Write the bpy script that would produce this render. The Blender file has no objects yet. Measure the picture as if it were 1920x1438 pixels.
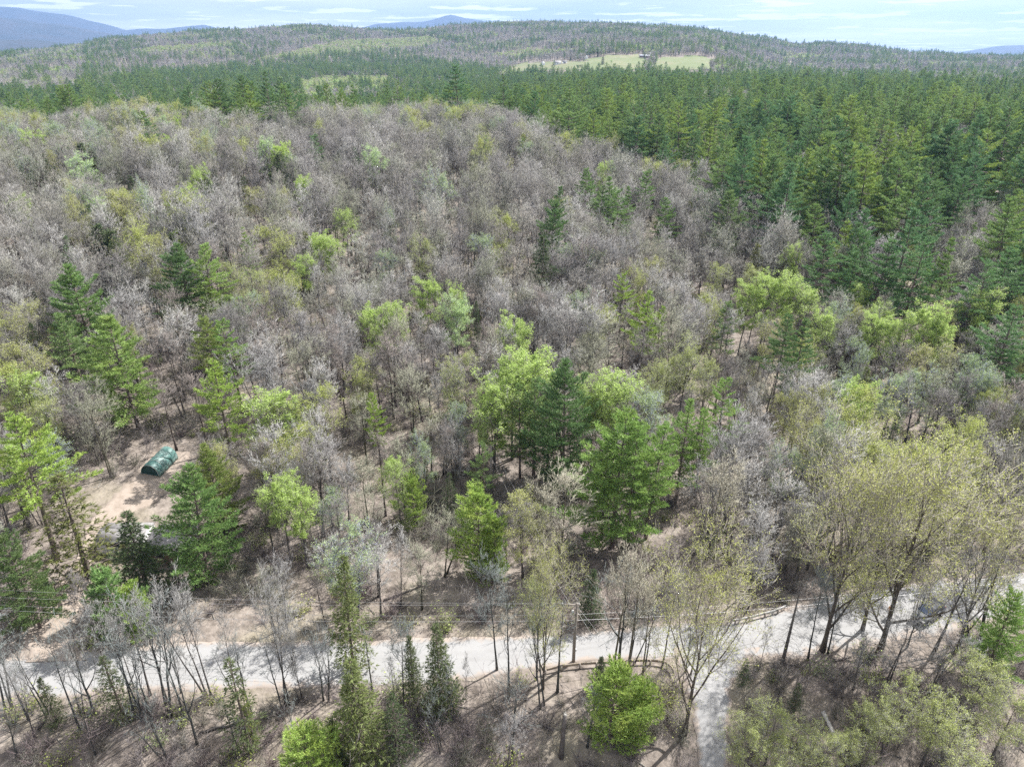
import bpy, bmesh, math, random
import numpy as np
R=math.radians
scene=bpy.context.scene
COL=scene.collection
# ---------------------------------------------------------------- camera, sky, sun, exposure
CAM_H=60.0
cd=bpy.data.cameras.new('camera'); cam=bpy.data.objects.new('camera',cd); COL.objects.link(cam)
cd.sensor_fit='HORIZONTAL'; cd.sensor_width=36.0; cd.lens=1331.0/1920*36.0
cd.clip_start=0.5; cd.clip_end=60000.0
cam.location=(0,0,CAM_H); cam.rotation_euler=(R(90-24.9),0,0)
scene.camera=cam
SUN_AZ=R(52); SUN_EL=R(50)
SKY_STRENGTH=0.04
HAZE=7.2e-5
world=bpy.data.worlds.new('World'); scene.world=world; world.use_nodes=True
wn=world.node_tree.nodes; wl=world.node_tree.links
bg=wn['Background']; bg.inputs[1].default_value=SKY_STRENGTH
sky=wn.new('ShaderNodeTexSky'); sky.sky_type='NISHITA'; sky.sun_disc=False
sky.sun_elevation=SUN_EL; sky.sun_rotation=SUN_AZ; sky.altitude=300; sky.air_density=1.0; sky.dust_density=0.6; sky.ozone_density=1.5
def wnode(t,**k):
    n=wn.new(t)
    for a,b in k.items(): setattr(n,a,b)
    return n
tc=wnode('ShaderNodeTexCoord'); sx=wnode('ShaderNodeSeparateXYZ'); wl.new(tc.outputs['Generated'],sx.inputs[0])
mz=wnode('ShaderNodeMath',operation='ADD'); wl.new(sx.outputs[2],mz.inputs[0]); mz.inputs[1].default_value=0.035
mm=wnode('ShaderNodeMath',operation='MAXIMUM'); wl.new(mz.outputs[0],mm.inputs[0]); mm.inputs[1].default_value=0.02
dx=wnode('ShaderNodeMath',operation='DIVIDE'); dy=wnode('ShaderNodeMath',operation='DIVIDE')
wl.new(sx.outputs[0],dx.inputs[0]); wl.new(mm.outputs[0],dx.inputs[1]); wl.new(sx.outputs[1],dy.inputs[0]); wl.new(mm.outputs[0],dy.inputs[1])
cx=wnode('ShaderNodeCombineXYZ'); wl.new(dx.outputs[0],cx.inputs[0]); wl.new(dy.outputs[0],cx.inputs[1]); cx.inputs[2].default_value=3.3
n1=wnode('ShaderNodeTexNoise'); n1.inputs['Scale'].default_value=1.1; n1.inputs['Detail'].default_value=7; n1.inputs['Roughness'].default_value=.55; wl.new(cx.outputs[0],n1.inputs['Vector'])
r1=wnode('ShaderNodeMapRange'); r1.inputs[1].default_value=.50; r1.inputs[2].default_value=.60; wl.new(n1.outputs[0],r1.inputs[0])
n2=wnode('ShaderNodeTexNoise'); n2.inputs['Scale'].default_value=.18; n2.inputs['Detail'].default_value=4; wl.new(cx.outputs[0],n2.inputs['Vector'])
r2=wnode('ShaderNodeMapRange'); r2.inputs[1].default_value=.35; r2.inputs[2].default_value=.75; r2.inputs[3].default_value=.16; r2.inputs[4].default_value=.85; wl.new(n2.outputs[0],r2.inputs[0])
mx=wnode('ShaderNodeMath',operation='MAXIMUM'); wl.new(r1.outputs[0],mx.inputs[0]); wl.new(r2.outputs[0],mx.inputs[1])
ms=wnode('ShaderNodeMath',operation='MULTIPLY'); wl.new(mx.outputs[0],ms.inputs[0]); ms.inputs[1].default_value=.95
mix=wnode('ShaderNodeMixRGB'); wl.new(ms.outputs[0],mix.inputs[0]); wl.new(sky.outputs[0],mix.inputs[1]); mix.inputs[2].default_value=(21,20.4,20.2,1)
wl.new(mix.outputs[0],bg.inputs[0])
sd=bpy.data.lights.new('sun','SUN'); sd.energy=5.0; sd.angle=R(0.53); sd.color=(1.0,.97,.93)
sun=bpy.data.objects.new('sun',sd); COL.objects.link(sun)
sun.rotation_euler=(R(90)-SUN_EL,0,math.pi-SUN_AZ); sun.location=(60,60,200)
scene.view_settings.view_transform='Standard'; scene.view_settings.look='None'
scene.view_settings.exposure=1.1; scene.view_settings.gamma=1.0; scene.view_settings.use_curve_mapping=False
cy=scene.cycles
cy.max_bounces=6; cy.diffuse_bounces=2; cy.glossy_bounces=2; cy.transmission_bounces=3; cy.transparent_max_bounces=4; cy.volume_bounces=0
cy.use_denoising=False; cy.use_adaptive_sampling=False
cy.sample_clamp_indirect=6
# ---------------------------------------------------------------- terrain and layout data (metres)
RIDGE=[(-180,30),(-60,30),(-42.9,34.0),(-38.36,40.4),(-33.17,50.9),(-30.28,67.0),(-27.19,93.7),(-23.98,111.6),(-20.64,125.1),(-17.16,138.8),(-13.58,143.9),(-11.76,137.6),(-9.92,131.0),(-7.66,133.3),(-4.22,146.4),(-0.38,157.5),(3.45,159.1),(7.26,153.0),(11.02,141.3),(14.71,122.5),(17.6,104.1),(19.39,86.3),(20.09,82.6),(21.78,83.9),(25.1,68.0),(26.72,56.2),(29.79,46.3),(33.22,40.1),(40.29,30.6),(60,30),(180,30)]
MOUNTAINS=[
(14000,2600,[(-70,60),(-44.6,250),(-39,464),(-35.2,607),(-32.55,680),(-31.58,701),(-30.92,670),(-29.29,586),(-27.6,499),(-26.59,435),(-26.0,392),(-24.57,426),(-22.93,462),(-21.1,475),(-19.66,376),(-18.34,273),(-15,60)]),
(10500,1800,[(-65,60),(-42.49,255),(-36.63,373),(-32.69,425),(-31.35,404),(-29.98,371),(-28.58,320),(-27.13,272),(-25.63,229),(-23.17,126),(-21,20)]),
(7500,1300,[(-70,60),(-40.4,169),(-33,161),(-31.3,167),(-29.64,145),(-28.5,113),(-26.44,65),(-24,10)]),
(13000,2400,[(-18,40),(-13.69,263),(-11.22,419),(-9.89,490),(-8.0,523),(-6.12,540),(-5.16,572),(-4.4,596),(-3.06,573),(-1.54,527),(0.39,450),(3.1,268),(7,40)]),
(12000,2000,[(27.4,-40),(28.1,-11),(29.21,48),(30.6,112),(31.71,143),(33.09,148),(34.96,140),(37.33,79),(39.35,9),(42,-40)])]
def sstep(a,b,x):
    t=np.clip((x-a)/(b-a),0,1); return t*t*(3-2*t)
def wav(x,y,s,k=0.0):
    return (np.sin(x/s*1.7+y/s*0.9+k)+np.sin(-x/s*0.8+y/s*1.9+2.1*k+1)+np.sin(x/s*2.9-y/s*1.3+k*3+4)*.5+np.sin(x/s*3.7+y/s*4.3+k)*.3)/2.8
def pchip(r,xs,ys):
    # smooth (cosine-free) interpolation: linear then softened by averaging
    w=0.06
    return (np.interp(r*(1-w),xs,ys)+np.interp(r,xs,ys)*2+np.interp(r*(1+w),xs,ys))/4
def hgt(x,y):
    x=np.asarray(x,float); y=np.asarray(y,float)
    r=np.hypot(x,y); az=np.degrees(np.arctan2(x,y))
    A=pchip(r,[0,84,133,200,290,340,420,600,800,1100,1400,1800,2050],[0,0,6,15,24,24,17,1,-4,2,10,24,34])
    B=pchip(r,[0,84,133,200,300,420,1200,1350,1650,1800,2050],[0,0,4.5,9,12,14,14,40,64,72,80])
    C=pchip(r,[0,84,133,200,300,420,1200,1650,2050],[0,0,4.5,9,12,14,11,14,24])
    kc=sstep(13,20,az); B=B*(1-kc)+C*kc
    k=sstep(-3,8,az)
    z=A*(1-k)+B*k
    zr=np.interp(az,[a for a,_ in RIDGE],[b for _,b in RIDGE])
    zr=zr+4*wav(az*60,r*0+3,90.)
    t=sstep(1750,3050,r)
    t=.55*t+.45*np.clip((r-1750)/1300,0,1)
    z=z*(1-t)+zr*t
    z=z*(1-sstep(3050,4600,r))
    for R,W,tab in MOUNTAINS:
        zc=np.interp(az,[a for a,_ in tab],[b for _,b in tab],left=-60,right=-60)
        zc=zc*(1+.05*wav(az*55,r*.01,60.,R))
        q=np.clip(1-np.abs(r-R)/W,0,1)
        zm=(zc+60)*(q*q*(3-2*q))-60+ (14*wav(x,y,500.,R)*q)
        z=np.where(q>0,np.maximum(z,zm),z)
    und=np.where(r<3400,1.,0.)*sstep(95,200,r)
    z=z+und*(1.3*wav(x,y,38.)+2.2*wav(x,y,120.,2.))
    # the bank falling away on the near side of the road
    yr=np.interp(x,[-120,-60,-30,-10,5,20,40,60,90],[52,52.5,53.0,53.5,55.,56.,57.,60.,68.])
    z=z-2.6*sstep(2.5,14.,yr-y)*np.where(y>0,1,0)-2.6*np.where(y<=0,1,0)
    return z

ROAD_FAR=[(-80.64, 58.71),(-70.47, 57.97),(-62.06, 58.08),(-56.05, 57.78),(-50.57, 58.39),(-43.49, 59.56),(-36.64, 60.23),(-21.62, 60.24),(-12.68, 60.69),(-6.66, 60.89),(-0.61, 61.0),(8.55, 61.66),(14.84, 62.77),(22.4, 63.41),(27.49, 63.83),(32.41, 65.41),(37.78, 67.67),(44.95, 69.18),(52.0, 70.06),(59.47, 70.52),(64.32, 70.93),(76.99, 72.13),(95.78, 74.75)]
ROAD_NEAR=[(-73.51, 50.61),(-65.41, 51.49),(-57.74, 52.07),(-52.56, 52.45),(-47.23, 52.68),(-40.33, 53.19),(-33.8, 53.46),(-20.06, 53.89),(-11.73, 53.99),(-6.19, 54.65),(-0.57, 56.0),(3.46, 56.64),(8.14, 57.43),(14.02, 57.82),(17.49, 57.66),(21.57, 57.59),(30.44, 58.0),(36.04, 58.84),(40.85, 60.2),(47.4, 61.31),(55.24, 63.28),(60.3, 64.43),(72.15, 65.58),(90.0, 68.33)]
SIDE_L=[(17.95, 59.34),(18.04, 57.49),(18.31, 53.98),(18.31, 50.27),(17.86, 46.16),(16.29, 38.71)]
SIDE_R=[(27.65, 59.38),(25.96, 57.68),(23.24, 54.5),(21.66, 50.83),(20.74, 46.32),(19.0, 38.57)]
DRIVE_L=[(-53.06, 57.17),(-54.61, 60.16),(-55.08, 64.08),(-55.29, 67.82),(-56.08, 72.3),(-56.98, 76.64),(-57.96, 81.8),(-57.3, 87.69),(-56.65, 90.48),(-55.93, 96.17)]
DRIVE_R=[(-46.24, 57.46),(-50.43, 61.46),(-51.59, 64.7),(-52.23, 68.64),(-53.55, 72.65),(-54.39, 75.44),(-55.44, 79.9),(-51.37, 84.63),(-48.79, 89.57),(-50.99, 96.62)]
FIELDS=[[(-5.51, 1599.99),(-12.02, 1749.96),(9.95, 1813.97),(54.56, 1771.16),(128.92, 1506.49),(136.32, 1389.33),(131.27, 1305.42)], [(120.53, 1326.54),(139.7, 1547.71),(190.93, 1554.32),(260.61, 1592.82),(257.74, 1473.63),(227.69, 1292.09)], [(239.7, 1300.09),(259.09, 1434.8),(293.0, 1479.26),(370.01, 1496.95),(382.7, 1452.43),(330.05, 1296.65)]]
CLEARED=[[(-4.76, 1375.99),(-10.73, 1555.96),(9.95, 1813.97),(54.56, 1771.16),(128.92, 1506.49),(136.32, 1389.33),(125.17, 1239.7)], [(114.66, 1256.78),(139.7, 1547.71),(190.93, 1554.32),(260.61, 1592.82),(257.74, 1473.63),(215.0, 1215.13)], [(226.81, 1225.18),(259.09, 1434.8),(293.0, 1479.26),(370.01, 1496.95),(382.7, 1452.43),(315.47, 1234.32)]]
REG={'PINE_R': (0.92, [(-8.07, 765.96),(6.59, 307.93),(20.19, 280.27),(42.04, 306.13),(44.22, 257.23),(61.17, 252.96),(55.71, 192.6),(64.77, 186.84),(62.71, 167.39),(69.17, 137.03),(85.49, 134.36),(104.26, 161.82),(95.3, 138.66),(99.37, 127.95),(116.1, 104.57),(289.73, 260.32),(612.58, 656.62),(495.27, 744.27),(389.23, 1043.79),(254.74, 1086.54),(0.0, 1322.0),(-67.02, 1212.15),(-161.52, 891.49),(-223.58, 799.32),(-84.17, 299.65),(-174.56, 778.67),(-18.56, 331.23)]), 'GAP1': (0.05, [(141.68, 514.6),(181.64, 631.65),(217.12, 644.93),(183.62, 529.3),(153.46, 493.17)]), 'GAP2': (0.1, [(99.22, 158.21),(119.17, 192.02),(135.01, 204.15),(124.8, 180.27),(105.9, 154.12)]), 'GAP3': (0.15, [(42.09, 201.65),(49.43, 231.53),(64.59, 237.89),(56.53, 195.75)]), 'PINE_L': (0.56, [(-550.04, 569.84),(-454.89, 672.62),(-153.75, 261.38),(-125.51, 252.25),(-132.65, 298.89),(-84.17, 299.65),(-290.03, 1044.48),(-383.86, 1064.93),(-469.75, 925.62),(-642.18, 963.62),(-845.76, 895.84)]), 'BAND': (0.74, [(-597.43, 1038.4),(-686.33, 1447.53),(-631.23, 1707.03),(-445.89, 2050.07),(-269.19, 1975.75),(-75.32, 1836.46),(-19.18, 1393.87),(-85.64, 1239.04),(-222.73, 1240.16),(-299.12, 1077.24),(-393.35, 1091.27),(-515.31, 1016.88)])}
YEL=[[(-1013.62, 2026.66),(-980.09, 2188.57),(-825.17, 2300.48),(-758.72, 2171.25),(-892.94, 1986.54)], [(-611.89, 1826.22),(-572.45, 2105.57),(-516.46, 2386.76),(-286.12, 2650.6),(-206.14, 2340.94),(-421.86, 2065.36),(-511.94, 1873.31)], [(-371.27, 1136.92),(-368.04, 1483.02),(-236.04, 1521.8),(-182.49, 1224.48),(-272.71, 1088.35)], [(-83.64, 2046.29),(55.32, 2037.25),(156.14, 1767.12),(50.51, 1851.31)], [(683.67, 2002.51),(848.63, 2306.86),(870.33, 2126.81),(742.47, 2011.34)]]
OLIVE=[[(20.05, 51.48),(29.78, 56.09),(39.86, 58.15),(59.19, 62.73),(82.18, 62.91),(63.48, 40.42),(17.51, 40.37)], [(32.87, 80.82),(42.58, 119.65),(90.62, 116.7),(107.13, 104.99),(80.47, 72.03),(50.07, 75.39)]]
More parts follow.
